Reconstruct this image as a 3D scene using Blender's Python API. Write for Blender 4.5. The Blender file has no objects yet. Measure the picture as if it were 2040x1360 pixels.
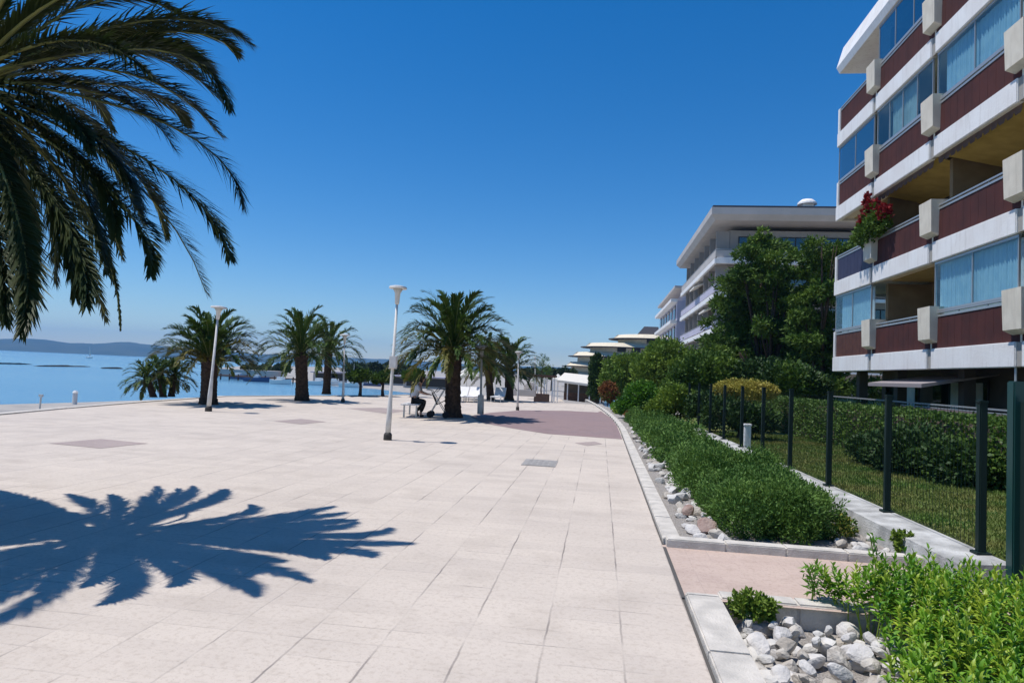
import bpy, bmesh, math, random
import numpy as np
from mathutils import Vector, Matrix
R = math.radians
random.seed(7)
sc = bpy.context.scene
col = sc.collection

# ------------------------------------------------------------------ camera
FOC, CX, CY, EYE = 1300.0, 1020.0, 680.0, 1.6
PSI, THE, RHO = R(7.8), R(2.75), R(2.6)
Fv = Vector((-math.sin(PSI)*math.cos(THE), math.cos(PSI)*math.cos(THE), math.sin(THE)))
Rv = Vector((math.cos(PSI), math.sin(PSI), 0))
Uv = Rv.cross(Fv)
Rc = Rv*math.cos(RHO)+Uv*math.sin(RHO)
Uc = -Rv*math.sin(RHO)+Uv*math.cos(RHO)
cam = bpy.data.cameras.new('camera')
cam.sensor_width = 36; cam.lens = 36*FOC/2040; cam.clip_end = 20000; cam.clip_start = 0.05
camo = bpy.data.objects.new('camera', cam); col.objects.link(camo)
camo.matrix_world = Matrix(((Rc.x, Uc.x, -Fv.x, 0), (Rc.y, Uc.y, -Fv.y, 0), (Rc.z, Uc.z, -Fv.z, EYE), (0, 0, 0, 1)))
sc.camera = camo

def ray(px, py): return Fv+Rc*((px-CX)/FOC)-Uc*((py-CY)/FOC)
def atz(px, py, z=0.0):            # survey: photo point on a level of known height
    d = ray(px, py); t = (z-EYE)/d.z
    return Vector((d.x*t, d.y*t, z))
def aty(px, py, Y):
    d = ray(px, py); t = Y/d.y
    return Vector((d.x*t, Y, EYE+d.z*t))
def atd(px, py, dep):              # at a given distance along the view axis
    return Vector((0, 0, EYE))+ray(px, py)*dep
def gz(x, y): 
    if y < 38: return 0.0
    return -0.8*min(1, (y-38)/17.0)
def atg(px, py):
    z = 0.0
    for _ in range(25):
        p = atz(px, py, z); z = z*.5+gz(p.x, p.y)*.5
    return Vector((p.x, p.y, z))

# ------------------------------------------------------------------ light
world = bpy.data.worlds.new('World'); sc.world = world; world.use_nodes = True
nt = world.node_tree; bg = nt.nodes['Background']
sky = nt.nodes.new('ShaderNodeTexSky'); sky.sky_type = 'NISHITA'; sky.sun_disc = False
sky.sun_elevation = R(69); sky.sun_rotation = R(262)
sky.air_density = 1.0; sky.dust_density = 0.0; sky.ozone_density = 5.0; sky.altitude = 0
hsv = nt.nodes.new('ShaderNodeHueSaturation'); hsv.inputs['Saturation'].default_value = 1.36; hsv.inputs['Hue'].default_value = .503; hsv.inputs['Value'].default_value = 1.0
nt.links.new(sky.outputs[0], hsv.inputs['Color']); nt.links.new(hsv.outputs[0], bg.inputs[0]); bg.inputs[1].default_value = 0.125
sun = bpy.data.lights.new('sun', 'SUN'); sun.energy = 4.9; sun.angle = R(0.5); sun.color = (1, .955, .9)
so = bpy.data.objects.new('sun', sun); col.objects.link(so)
sd = Vector((-math.cos(PSI)*math.cos(R(69)), -math.sin(PSI)*math.cos(R(69)), math.sin(R(69))))
so.rotation_euler = sd.to_track_quat('Z', 'Y').to_euler()
so.location = (-6, 4, 25)
sc.view_settings.view_transform = 'Standard'; sc.view_settings.look = 'None'
sc.view_settings.exposure = 0; sc.view_settings.gamma = 1

# ------------------------------------------------------------------ materials
def mat(name, c, rough=.8, c2=None, scale=3.0, bump=0.0, bscale=40.0, streak=None, spec=.3, metal=0, trans=0.0, detail=4, ns=0, contrast=(.35, .65)):
    m = bpy.data.materials.new(name); m.use_nodes = True
    t = m.node_tree; n = t.nodes; l = t.links; b = n['Principled BSDF']
    b.inputs['Roughness'].default_value = rough; b.inputs['Specular IOR Level'].default_value = spec
    b.inputs['Metallic'].default_value = metal
    b.inputs['Base Color'].default_value = (*c, 1)
    tc = n.new('ShaderNodeTexCoord')
    geo = n.new('ShaderNodeNewGeometry')
    if c2:
        no = n.new('ShaderNodeTexNoise'); no.inputs['Scale'].default_value = scale; no.inputs['Detail'].default_value = detail
        l.new(geo.outputs['Position'], no.inputs['Vector'])
        rp = n.new('ShaderNodeMapRange'); rp.inputs[1].default_value = contrast[0]; rp.inputs[2].default_value = contrast[1]
        l.new(no.outputs[0], rp.inputs[0])
        mx = n.new('ShaderNodeMix'); mx.data_type = 'RGBA'
        mx.inputs[6].default_value = (*c, 1); mx.inputs[7].default_value = (*c2, 1)
        l.new(rp.outputs[0], mx.inputs[0]); l.new(mx.outputs[2], b.inputs['Base Color'])
    if streak:
        mp = n.new('ShaderNodeMapping'); mp.inputs['Scale'].default_value = (5, 5, .5); l.new(geo.outputs['Position'], mp.inputs[0])
        n3 = n.new('ShaderNodeTexNoise'); n3.inputs['Scale'].default_value = 1.6; n3.inputs['Detail'].default_value = 7; n3.inputs['Roughness'].default_value = .7; l.new(mp.outputs[0], n3.inputs['Vector'])
        r3 = n.new('ShaderNodeMapRange'); r3.inputs[1].default_value = .52; r3.inputs[2].default_value = .75; r3.inputs[4].default_value = .6; l.new(n3.outputs[0], r3.inputs[0])
        m3 = n.new('ShaderNodeMix'); m3.data_type = 'RGBA'; l.new(mx.outputs[2], m3.inputs[6]); m3.inputs[7].default_value = (*streak, 1); l.new(r3.outputs[0], m3.inputs[0]); l.new(m3.outputs[2], b.inputs['Base Color'])
    if bump:
        nb = n.new('ShaderNodeTexNoise'); nb.inputs['Scale'].default_value = bscale; nb.inputs['Detail'].default_value = 5
        l.new(geo.outputs['Position'], nb.inputs['Vector'])
        bp = n.new('ShaderNodeBump'); bp.inputs['Strength'].default_value = bump; bp.inputs['Distance'].default_value = .02
        l.new(nb.outputs[0], bp.inputs['Height']); l.new(bp.outputs[0], b.inputs['Normal'])
    if trans:
        tr = n.new('ShaderNodeBsdfTranslucent'); ms = n.new('ShaderNodeMixShader'); ms.inputs[0].default_value = trans
        out = n['Material Output']
        if c2: l.new(mx.outputs[2], tr.inputs[0])
        else: tr.inputs[0].default_value = (*c, 1)
        l.new(b.outputs[0], ms.inputs[1]); l.new(tr.outputs[0], ms.inputs[2]); l.new(ms.outputs[0], out.inputs[0])
    return m

def paving(name, c1, c2, c3, pitch=.464, off=.66, cross=.232, joint=(.16, .14, .13), jw=.008, jmix=.85, seed=0.0):
    m = bpy.data.materials.new(name); m.use_nodes = True
    t = m.node_tree; n = t.nodes; l = t.links; b = n['Principled BSDF']
    b.inputs['Roughness'].default_value = .85; b.inputs['Specular IOR Level'].default_value = .25
    geo = n.new('ShaderNodeNewGeometry')
    def M(op, a, bb=None, cc=None):
        q = n.new('ShaderNodeMath'); q.operation = op
        for i, v in enumerate((a, bb, cc)):
            if v is None: continue
            if isinstance(v, (int, float)): q.inputs[i].default_value = v
            else: l.new(v, q.inputs[i])
        return q.outputs[0]
    def noise(scale, det=4, vec=None):
        q = n.new('ShaderNodeTexNoise'); q.inputs['Scale'].default_value = scale; q.inputs['Detail'].default_value = det
        l.new(vec or geo.outputs['Position'], q.inputs['Vector']); return q.outputs[0]
    def rng(v, a, bb, c=0, d=1):
        q = n.new('ShaderNodeMapRange'); l.new(v, q.inputs[0])
        for i, w in enumerate((a, bb, c, d)): q.inputs[i+1].default_value = w
        return q.outputs[0]
    def mix(f, a, bb):
        q = n.new('ShaderNodeMix'); q.data_type = 'RGBA'; l.new(f, q.inputs[0])
        for i, v in ((6, a), (7, bb)):
            if isinstance(v, tuple): q.inputs[i].default_value = (*v, 1)
            else: l.new(v, q.inputs[i])
        return q.outputs[2]
    sp = n.new('ShaderNodeSeparateXYZ'); l.new(geo.outputs['Position'], sp.inputs[0])
    wob = rng(noise(5.0, 3), 0, 1, -.010, .010)
    x = M('ADD', M('SUBTRACT', sp.outputs[0], off), wob); y = M('ADD', sp.outputs[1], wob)
    u = M('DIVIDE', x, pitch); v = M('DIVIDE', y, cross)
    fx = M('FLOOR', u); fy = M('FLOOR', v)
    dx = M('MULTIPLY', M('PINGPONG', u, .5), pitch); dy = M('MULTIPLY', M('PINGPONG', v, .5), cross)
    jx = rng(dx, jw*.4, jw*1.1, 1, 0); jy = rng(dy, jw*.3, jw, 1, 0)
    brk = rng(noise(1.1, 4), .42, .62, .08, .9); brk2 = rng(noise(1.7, 5), .48, .68, .0, .6)
    j = M('MAXIMUM', M('MULTIPLY', jx, brk), M('MULTIPLY', jy, brk2))
    cb = n.new('ShaderNodeCombineXYZ'); l.new(fx, cb.inputs[0]); l.new(fy, cb.inputs[1]); cb.inputs[2].default_value = seed
    wn = n.new('ShaderNodeTexWhiteNoise'); l.new(cb.outputs[0], wn.inputs['Vector'])
    base = mix(rng(noise(.5, 5), .35, .65), c1, c2)
    base = mix(M('MULTIPLY', rng(wn.outputs[0], 0, 1), .5), base, c3)
    base = mix(M('MULTIPLY', rng(noise(28, 6), .50, .72), .42), base, (c1[0]*.66, c1[1]*.62, c1[2]*.58))
    base = mix(M('MULTIPLY', rng(noise(75, 3), .58, .74), .5), base, (c1[0]*.5, c1[1]*.48, c1[2]*.46))
    base = mix(M('MULTIPLY', rng(noise(9, 4), .57, .70), .16), base, (c1[0]*.55, c1[1]*.52, c1[2]*.5))
    base = mix(M('MULTIPLY', rng(noise(1.6, 8), .52, .72), .30), base, (c1[0]*.6, c1[1]*.58, c1[2]*.56))
    base = mix(M('MULTIPLY', j, jmix), base, joint)
    l.new(base, b.inputs['Base Color'])
    h = M('SUBTRACT', M('MULTIPLY', noise(90, 4), .25), M('MULTIPLY', j, .8))
    bp = n.new('ShaderNodeBump'); bp.inputs['Strength'].default_value = .35; bp.inputs['Distance'].default_value = .01
    l.new(h, bp.inputs['Height']); l.new(bp.outputs[0], b.inputs['Normal'])
    return m

M_ = {}
M_['plaza'] = paving('plaza paving', (.555, .485, .415), (.475, .415, .36), (.61, .535, .455))
M_['mauve'] = paving('mauve paving', (.27, .195, .19), (.24, .18, .18), (.30, .21, .20), pitch=.2, cross=.1, jw=.004, jmix=.4)
M_['patch'] = paving('faded mauve paving', (.37, .30, .275), (.33, .27, .25), (.40, .33, .30), pitch=.2, cross=.1, jw=.004, jmix=.4, seed=7)
M_['pink'] = paving('pink paving', (.50, .385, .325), (.45, .35, .30), (.54, .43, .36), pitch=.2, cross=.1, jw=.004, jmix=.35, seed=3)
M_['concrete'] = mat('pale concrete', (.62, .575, .51), .85, (.46, .43, .385), 6, .5, 70)
M_['plinth'] = mat('plinth concrete', (.52, .52, .50), .85, (.26, .26, .25), 4, .6, 50)
M_['joint'] = mat('dark joint', (.09, .085, .08), .95)
M_['gravel'] = mat('grey gravel', (.22, .20, .18), .95, (.42, .39, .36), 60, .9, 110)
M_['sand'] = mat('pebbly sand', (.40, .37, .33), .95, (.28, .265, .25), 1.2, .5, 20)
M_['land'] = mat('land soil', (.36, .33, .30), .95, (.22, .22, .18), .15)
M_['soil'] = mat('bed soil', (.10, .075, .055), .95, (.16, .12, .09), 9, .6, 50)
M_['lawn'] = mat('lawn soil', (.075, .135, .022), .95, (.15, .15, .045), 1.3, .5, 60)
M_['white'] = mat('white render', (.80, .79, .77), .75, (.74, .71, .68), 1.2, .25, 25, (.47, .44, .40))
M_['cream'] = mat('cream render', (.70, .62, .47), .8, (.64, .56, .42), 2, .2, 30)
M_['beige'] = mat('beige planter concrete', (.70, .64, .53), .85, (.62, .56, .46), 3, .3, 60, (.42, .37, .29))
M_['ochre'] = mat('ochre ceiling paint', (.36, .27, .10), .85, (.30, .22, .08), 2)
M_['olive'] = mat('olive awning cloth', (.42, .31, .09), .9, (.34, .25, .07), 3)
M_['maroon'] = mat('maroon panel', (.075, .022, .019), .85, (.055, .018, .017), 2.5)
M_['brownwood'] = mat('brown panel', (.11, .042, .026), .6, (.08, .03, .02), 4)
M_['navy'] = mat('navy panel', (.045, .040, .075), .5, (.035, .03, .06), 3)
M_['steel'] = mat('grey steel', (.42, .43, .43), .4, spec=.5, metal=.5)
M_['darkframe'] = mat('dark window frame', (.035, .033, .03), .5)
M_['umber'] = mat('shaded umber wall', (.20, .15, .085), .9, (.15, .11, .06), 2)  # shade of the open bays is put into this wall colour
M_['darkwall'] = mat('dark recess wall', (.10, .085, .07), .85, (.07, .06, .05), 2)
M_['taupe'] = mat('taupe wall', (.20, .155, .15), .85, (.17, .13, .125), 1.5)
M_['grooveg'] = mat('grey groove', (.33, .31, .28), .9)
M_['curtain'] = mat('pale curtain', (.74, .80, .82), .9, (.60, .70, .76), 4, trans=.25)
M_['curtain2'] = mat('cream curtain', (.72, .70, .62), .9, (.60, .57, .50), 4, trans=.25)
M_['curtain3'] = mat('blue grey curtain', (.55, .66, .74), .9, (.42, .54, .64), 4, trans=.25)
M_['warmgrey'] = mat('shaded warm grey wall', (.33, .30, .275), .85, (.27, .25, .23), 1)  # grey beige darkened, recess shade behind the balconies is in the colour
M_['greyawn'] = mat('grey awning cloth', (.34, .30, .30), .9, trans=.2)
M_['whiteawn'] = mat('cream awning cloth', (.80, .76, .68), .9, trans=.2)
M_['fence'] = mat('dark green fence paint', (.006, .018, .015), .55, spec=.25)
M_['gate'] = mat('teal green gate paint', (.010, .050, .045), .35, spec=.5)
M_['lamp'] = mat('white lamp paint', (.72, .70, .66), .5, (.60, .58, .54), 6)
M_['lampbase'] = mat('dark lamp foot', (.05, .045, .04), .6)
M_['bark'] = mat('palm bark', (.085, .055, .038), .95, (.035, .024, .018), 12, 1.0, 30)
M_['wood'] = mat('tree bark', (.085, .06, .045), .95, (.045, .033, .026), 10, .8, 40)
M_['rachis'] = mat('frond stem', (.27, .27, .09), .6, (.20, .22, .07), 5)
M_['frond'] = mat('palm leaflet', (.034, .075, .012), .55, (.075, .120, .018), 1.5, trans=.18, spec=.2)
M_['frondnear'] = mat('near palm leaflet', (.020, .042, .012), .5, (.045, .058, .014), 2.5, trans=.15, spec=.25)
M_['frondold'] = mat('older palm leaflet', (.11, .12, .016), .6, (.17, .14, .026), 2.0, trans=.22)
M_['rosemary'] = mat('rosemary leaf', (.058, .135, .022), .65, (.125, .225, .036), 2.6, trans=.18, spec=.35)
M_['lime'] = mat('lime green leaf', (.20, .38, .022), .5, (.085, .23, .018), 5, trans=.3, spec=.45)
M_['lime2'] = mat('young yellow green leaf', (.40, .50, .05), .45, (.20, .33, .03), 5, trans=.3, spec=.45)
M_['hedge'] = mat('clipped hedge leaf', (.050, .110, .016), .55, (.12, .20, .035), 2.5, trans=.2)
M_['tree'] = mat('dark tree leaf', (.042, .094, .012), .65, (.095, .165, .020), .9, trans=.2)
M_['tree2'] = mat('mid green tree leaf', (.090, .165, .020), .65, (.175, .255, .030), .9, trans=.2)
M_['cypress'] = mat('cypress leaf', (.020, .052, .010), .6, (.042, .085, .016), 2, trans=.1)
M_['bright'] = mat('bright green leaf', (.10, .24, .018), .5, (.05, .15, .015), 2, trans=.25)
M_['gold'] = mat('golden yellow leaf', (.46, .42, .08), .6, (.30, .25, .05), 3, trans=.2)
M_['rust'] = mat('rust brown leaf', (.24, .09, .03), .7, (.14, .07, .02), 3, trans=.2)
M_['red'] = mat('red petal', (.30, .018, .022), .7, (.14, .012, .014), 8, trans=.2)
M_['fardark'] = mat('far tree leaf', (.030, .050, .022), .8, (.055, .085, .035), .4)
M_['grass'] = mat('grass blade', (.070, .145, .020), .6, (.17, .17, .045), 1.0, trans=.25)
M_['hill'] = mat('wooded hill', (.030, .055, .035), .95, (.055, .075, .045), .01)
M_['reef'] = mat('dark reef rock', (.045, .045, .04), .9)
M_['slabdark'] = mat('dark roof edge', (.06, .06, .07), .8)
M_['lilac'] = mat('lilac render', (.50, .47, .56), .8, (.44, .42, .50), .6)
M_['greyb'] = mat('grey beige render', (.50, .46, .43), .8, (.44, .41, .38), .8)
M_['cloth_w'] = mat('parasol cloth', (.80, .78, .72), .85, trans=.25)
M_['skin'] = mat('skin', (.52, .31, .22), .6)
M_['hair'] = mat('dark hair', (.014, .010, .009), .6)
M_['shirt'] = mat('light grey shirt', (.50, .52, .56), .9)
M_['trousers'] = mat('black trousers', (.018, .018, .02), .9)
M_['black'] = mat('black fabric', (.02, .02, .024), .8)
M_['boatw'] = mat('white boat paint', (.78, .78, .76), .4)
M_['boatb'] = mat('blue boat paint', (.05, .09, .20), .4)
M_['brown'] = mat('brown timber', (.13, .075, .05), .8, (.09, .05, .035), 6)
M_['iron'] = mat('iron cover', (.36, .34, .315), .7, (.27, .255, .24), 14)
stones = [mat('white stone', (.64, .61, .56), .85, (.42, .41, .39), 9, .6, 45), mat('grey stone', (.48, .46, .44), .8, (.62, .59, .55), 8, .6, 45),
          mat('buff stone', (.54, .50, .44), .85, (.36, .32, .27), 9, .6, 45)]
M_['brownstone'] = mat('brown stone', (.27, .18, .15), .8, (.38, .29, .25), 10, .6, 45)

def glass(name, tint, tr=.6, rough=.03):
    m = bpy.data.materials.new(name); m.use_nodes = True
    t = m.node_tree; n = t.nodes; l = t.links; n.remove(n['Principled BSDF']); out = n['Material Output']
    a = n.new('ShaderNodeBsdfTransparent'); a.inputs[0].default_value = (*tint, 1)
    g = n.new('ShaderNodeBsdfGlossy'); g.inputs['Roughness'].default_value = rough
    fr = n.new('ShaderNodeFresnel'); fr.inputs[0].default_value = 1.5
    ad = n.new('ShaderNodeMath'); ad.operation = 'ADD'; l.new(fr.outputs[0], ad.inputs[0]); ad.inputs[1].default_value = 1-tr-.04 if tr < .96 else 0
    gg = n.new('ShaderNodeNewGeometry'); iv = n.new('ShaderNodeMath'); iv.operation = 'SUBTRACT'; iv.inputs[0].default_value = 1; l.new(gg.outputs['Backfacing'], iv.inputs[1])
    mu = n.new('ShaderNodeMath'); mu.operation = 'MULTIPLY'; l.new(ad.outputs[0], mu.inputs[0]); l.new(iv.outputs[0], mu.inputs[1]); ad = mu
    ms = n.new('ShaderNodeMixShader'); l.new(ad.outputs[0], ms.inputs[0]); l.new(a.outputs[0], ms.inputs[1]); l.new(g.outputs[0], ms.inputs[2])
    l.new(ms.outputs[0], out.inputs[0]); return m
M_['glass'] = glass('clear tinted glass', (.80, .93, .97), .90)
M_['glassblue'] = glass('blue tinted glass', (.25, .42, .55), .62)
M_['glassdark'] = glass('dark glass', (.25, .27, .28), .85)
M_['tealglass'] = glass('teal glass', (.35, .62, .60), .86)

def water_mat():
    m = bpy.data.materials.new('sea water'); m.use_nodes = True
    t = m.node_tree; n = t.nodes; l = t.links; b = n['Principled BSDF']
    b.inputs['Base Color'].default_value = (.06, .28, .50, 1); b.inputs['Roughness'].default_value = .18
    geo = n.new('ShaderNodeNewGeometry'); mp = n.new('ShaderNodeMapping'); mp.inputs['Scale'].default_value = (.35, 1.0, 1)
    l.new(geo.outputs['Position'], mp.inputs[0])
    no = n.new('ShaderNodeTexNoise'); no.inputs['Scale'].default_value = 1.2; no.inputs['Detail'].default_value = 6
    l.new(mp.outputs[0], no.inputs['Vector'])
    bp = n.new('ShaderNodeBump'); bp.inputs['Strength'].default_value = .5; bp.inputs['Distance'].default_value = .12
    l.new(no.outputs[0], bp.inputs['Height']); l.new(bp.outputs[0], b.inputs['Normal'])
    n2 = n.new('ShaderNodeTexNoise'); n2.inputs['Scale'].default_value = .02; n2.inputs['Detail'].default_value = 4
    l.new(mp.outputs[0], n2.inputs['Vector'])
    mx = n.new('ShaderNodeMix'); mx.data_type = 'RGBA'; mx.inputs[6].default_value = (.085, .22, .35, 1); mx.inputs[7].default_value = (.15, .31, .42, 1)
    rp = n.new('ShaderNodeMapRange'); rp.inputs[1].default_value = .4; rp.inputs[2].default_value = .62
    l.new(n2.outputs[0], rp.inputs[0]); l.new(rp.outputs[0], mx.inputs[0]); l.new(mx.outputs[2], b.inputs['Base Color'])
    return m
M_['water'] = water_mat()

# ------------------------------------------------------------------ objects
def tag(o, label=None, cat=None, group=None, kind=None):
    if label: o['label'] = label
    if cat: o['category'] = cat
    if group: o['group'] = group
    if kind: o['kind'] = kind
    return o
def empty(name, loc, label, cat, group=None, rz=0):
    o = bpy.data.objects.new(name, None); col.objects.link(o); o.location = loc; o.rotation_euler.z = rz
    o.empty_display_size = .2
    o['base'] = tuple(loc); del o['base']
    return tag(o, label, cat, group)
def wloc(o):
    v = Vector((0, 0, 0))
    while o is not None: v += o.location; o = o.parent
    return v
def link(name, me, parent=None, loc=None):
    o = bpy.data.objects.new(name, me); col.objects.link(o)
    if parent: o.parent = parent
    if loc is not None: o.location = loc
    return o
def children(o): return [c for c in col.objects if c.parent == o]
def copy_tree(o, parent=None, kids=None):
    kids = kids if kids is not None else {x: children(x) for x in [o]+children(o)+[g for c in children(o) for g in children(c)]}
    c = o.copy(); col.objects.link(c); c.parent = parent
    for ch in kids.get(o, []): copy_tree(ch, c, kids)
    return c

class MB:
    def __init__(s): s.v = []; s.f = []; s.m = []
    def add(s, v, f, m=0):
        b = len(s.v); s.v += [tuple(p) for p in v]; s.f += [tuple(b+i for i in q) for q in f]; s.m += [m]*len(f); return s
    def box(s, x0, x1, y0, y1, z0, z1, m=0):
        v = [(x0, y0, z0), (x1, y0, z0), (x1, y1, z0), (x0, y1, z0), (x0, y0, z1), (x1, y0, z1), (x1, y1, z1), (x0, y1, z1)]
        return s.add(v, [(3, 2, 1, 0), (4, 5, 6, 7), (0, 1, 5, 4), (1, 2, 6, 5), (2, 3, 7, 6), (3, 0, 4, 7)], m)
    def bev(s, x0, x1, y0, y1, z0, z1, e=.015, m=0):
        # box with chamfered edges
        bm = bmesh.new(); bmesh.ops.create_cube(bm, size=1)
        for v in bm.verts: v.co = ((x0+x1)/2+v.co.x*(x1-x0), (y0+y1)/2+v.co.y*(y1-y0), (z0+z1)/2+v.co.z*(z1-z0))
        bmesh.ops.bevel(bm, geom=bm.edges[:], offset=e, segments=2, affect='EDGES')
        bm.verts.index_update(); s.add([v.co[:] for v in bm.verts], [[v.index for v in f.verts] for f in bm.faces], m); bm.free(); return s
    def tube(s, pts, rad, n=10, m=0, cap=True):
        pts = [Vector(p) for p in pts]; rad = rad if isinstance(rad, (list, tuple)) else [rad]*len(pts)
        v = []; f = []
        for i, p in enumerate(pts):
            t = (pts[min(i+1, len(pts)-1)]-pts[max(i-1, 0)]).normalized()
            a = t.cross(Vector((0, 1, 0)) if abs(t.y) < .9 else Vector((1, 0, 0))).normalized(); b = t.cross(a)
            for k in range(n):
                w = 2*math.pi*k/n; v.append(p+(a*math.cos(w)+b*math.sin(w))*rad[i])
        for i in range(len(pts)-1):
            for k in range(n): f.append((i*n+k, i*n+(k+1) % n, (i+1)*n+(k+1) % n, (i+1)*n+k))
        if cap: f.append(tuple(range(n))); f.append(tuple((len(pts)-1)*n+k for k in range(n))[::-1])
        return s.add(v, f, m)
    def build(s, name, mats, parent=None, smooth=False, origin=None, autos=None):
        me = bpy.data.meshes.new(name)
        o3 = wloc(parent) if parent else (Vector(origin) if origin is not None else Vector((0, 0, 0)))
        me.from_pydata([(p[0]-o3.x, p[1]-o3.y, p[2]-o3.z) for p in s.v], [], s.f)
        for m in (mats if isinstance(mats, (list, tuple)) else [mats]): me.materials.append(m if not isinstance(m, str) else M_[m])
        me.polygons.foreach_set('material_index', s.m)
        bm = bmesh.new(); bm.from_mesh(me); bmesh.ops.recalc_face_normals(bm, faces=bm.faces[:]); bm.to_mesh(me); bm.free()
        if smooth:
            me.polygons.foreach_set('use_smooth', [True]*len(me.polygons))
        me.update()
        return link(name, me, parent, None if parent else o3)

def nmesh(name, V, F, mats, mi=None, parent=None, origin=None, smooth=False, mesh_only=False):
    V = np.asarray(V, dtype=np.float32); F = np.asarray(F, dtype=np.int32)
    o3 = np.array(wloc(parent) if parent else (origin if origin is not None else (0, 0, 0)), dtype=np.float32)
    V = V-o3
    me = bpy.data.meshes.new(name); k = F.shape[1]
    me.vertices.add(len(V)); me.vertices.foreach_set('co', V.ravel())
    me.loops.add(F.size); me.loops.foreach_set('vertex_index', F.ravel())
    me.polygons.add(len(F)); me.polygons.foreach_set('loop_start', np.arange(0, F.size, k, dtype=np.int32))
    me.polygons.foreach_set('loop_total', np.full(len(F), k, dtype=np.int32))
    for m in (mats if isinstance(mats, (list, tuple)) else [mats]): me.materials.append(M_[m] if isinstance(m, str) else m)
    if mi is not None: me.polygons.foreach_set('material_index', np.asarray(mi, dtype=np.int32))
    if smooth: me.polygons.foreach_set('use_smooth', np.ones(len(F), dtype=bool))
    me.update(calc_edges=True)
    if mesh_only: return me
    return link(name, me, parent, None if parent else tuple(float(q) for q in o3))

# ---- foliage helpers
def unit(a): return a/np.maximum(np.linalg.norm(a, axis=-1, keepdims=True), 1e-9)
def sines(P, rs, f, k=7):
    d = rs.normal(size=(k, 3))*f; ph = rs.uniform(0, 6.28, k)
    return np.sin(P@d.T+ph).sum(1)/k**.5
def diamonds(P, A, W, L, w):
    n = len(P); A = A*L[:, None]; W = W*w[:, None]
    V = np.stack([P, P+A*.45+W, P+A, P+A*.45-W], 1).reshape(-1, 3)
    return V, np.arange(n*4).reshape(-1, 4)
def cloud(lobes, n, L, w, seed=1, per=9, spread=1.0, shell=.28, rough=.18, gap=.35, up=.35, outw=.7, wf=2.0, zmin=None, mi_split=None):
    rs = np.random.RandomState(seed); Vs = []; lob = np.array([q[:6] for q in lobes], float)
    ar = lob[:, 3]*lob[:, 4]+lob[:, 4]*lob[:, 5]+lob[:, 3]*lob[:, 5]; cnt = (ar/ar.sum()*n).astype(int)
    PP = []; OO = []
    for q, c in zip(lob, cnt):
        nc = max(3, int(c/per/.75)); d = unit(rs.normal(size=(nc, 3)))
        r = 1-np.abs(rs.normal(size=nc))*shell
        r = np.clip(r, .05, 1.2)*(1+rough*sines(d, rs, 2.6)*.6)
        C = q[:3]+d*q[3:6]*r[:, None]
        s = sines(C, rs, wf); C = C[s > -1.1+gap]; dd = d[s > -1.1+gap]
        sz = float(q[3:6].mean())
        P = np.repeat(C, per, 0)+rs.normal(size=(len(C)*per, 3))*min(sz*.1, L*1.1)*spread
        PP.append(P); OO.append(np.repeat(dd, per, 0))
    P = np.concatenate(PP); O = np.concatenate(OO)
    if zmin is not None: k = P[:, 2] > zmin; P = P[k]; O = O[k]
    m = len(P); A = unit(O*outw+rs.normal(size=(m, 3))*.6+np.array([0, 0, up])); W = unit(np.cross(A, rs.normal(size=(m, 3))))
    Ls = L*rs.uniform(.6, 1.3, m); V, F = diamonds(P, A, W, Ls, Ls*w/L)
    return V, F, P
def crown(name, lobes, n, L, w, mats, parent, **k):
    V, F, P = cloud(lobes, n, L, w, **k)
    mi = None
    if isinstance(mats, (list, tuple)) and len(mats) > 1:
        rs = np.random.RandomState(k.get('seed', 1)+99); s = sines(P, rs, 1.5)+rs.normal(size=len(P))*.5
        mi = (s > .8).astype(int) if len(mats) == 2 else np.clip((s+1.2).astype(int), 0, len(mats)-1)
    return nmesh(name, V, F, mats, mi, parent)

def limbs(base, lobes, r0, rs, mat_='wood', parent=None, name='trunk', lean=None):
    mb = MB(); b = Vector(base)
    fork = Vector(lean) if lean is not None else b+Vector((0, 0, max(.02, (min(q[2] for q in lobes)-b.z)*.7)))
    mid = b.lerp(fork, .5)+Vector((rs.uniform(-.05, .05), rs.uniform(-.05, .05), 0))
    mb.tube([b-Vector((0, 0, .05)), b+Vector((0, 0, .1)), mid, fork], [r0*1.35, r0*1.05, r0*.9, r0*.75], 9)
    for q in (lobes if len(lobes) < 14 else lobes[::5]):
        c = Vector(q[:3]); m = fork.lerp(c, .5)+Vector((0, 0, -.08*(c-fork).length))
        mb.tube([fork-Vector((0, 0, r0)), m, c], [r0*.55, r0*.35, r0*.12], 6)
        for k in range(2):
            e = c+Vector((rs.uniform(-1, 1)*q[3]*.7, rs.uniform(-1, 1)*q[4]*.7, rs.uniform(-.3, .45)*q[5]))
            mb.tube([m, m.lerp(e, .5), e], [r0*.3, r0*.18, r0*.05], 5)
    return mb.build(name, mat_, parent, smooth=True)
def tree(name, base, lobes, n, L, w, mats, label, cat, group=None, r0=.12, seed=1, **k):
    rt = empty(name, base, label, cat, group)
    rs = random.Random(seed)
    limbs(base, lobes, r0, rs, parent=rt)
    crown('crown', lobes, n, L, w, mats, rt, seed=seed, **k)
    return rt

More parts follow.
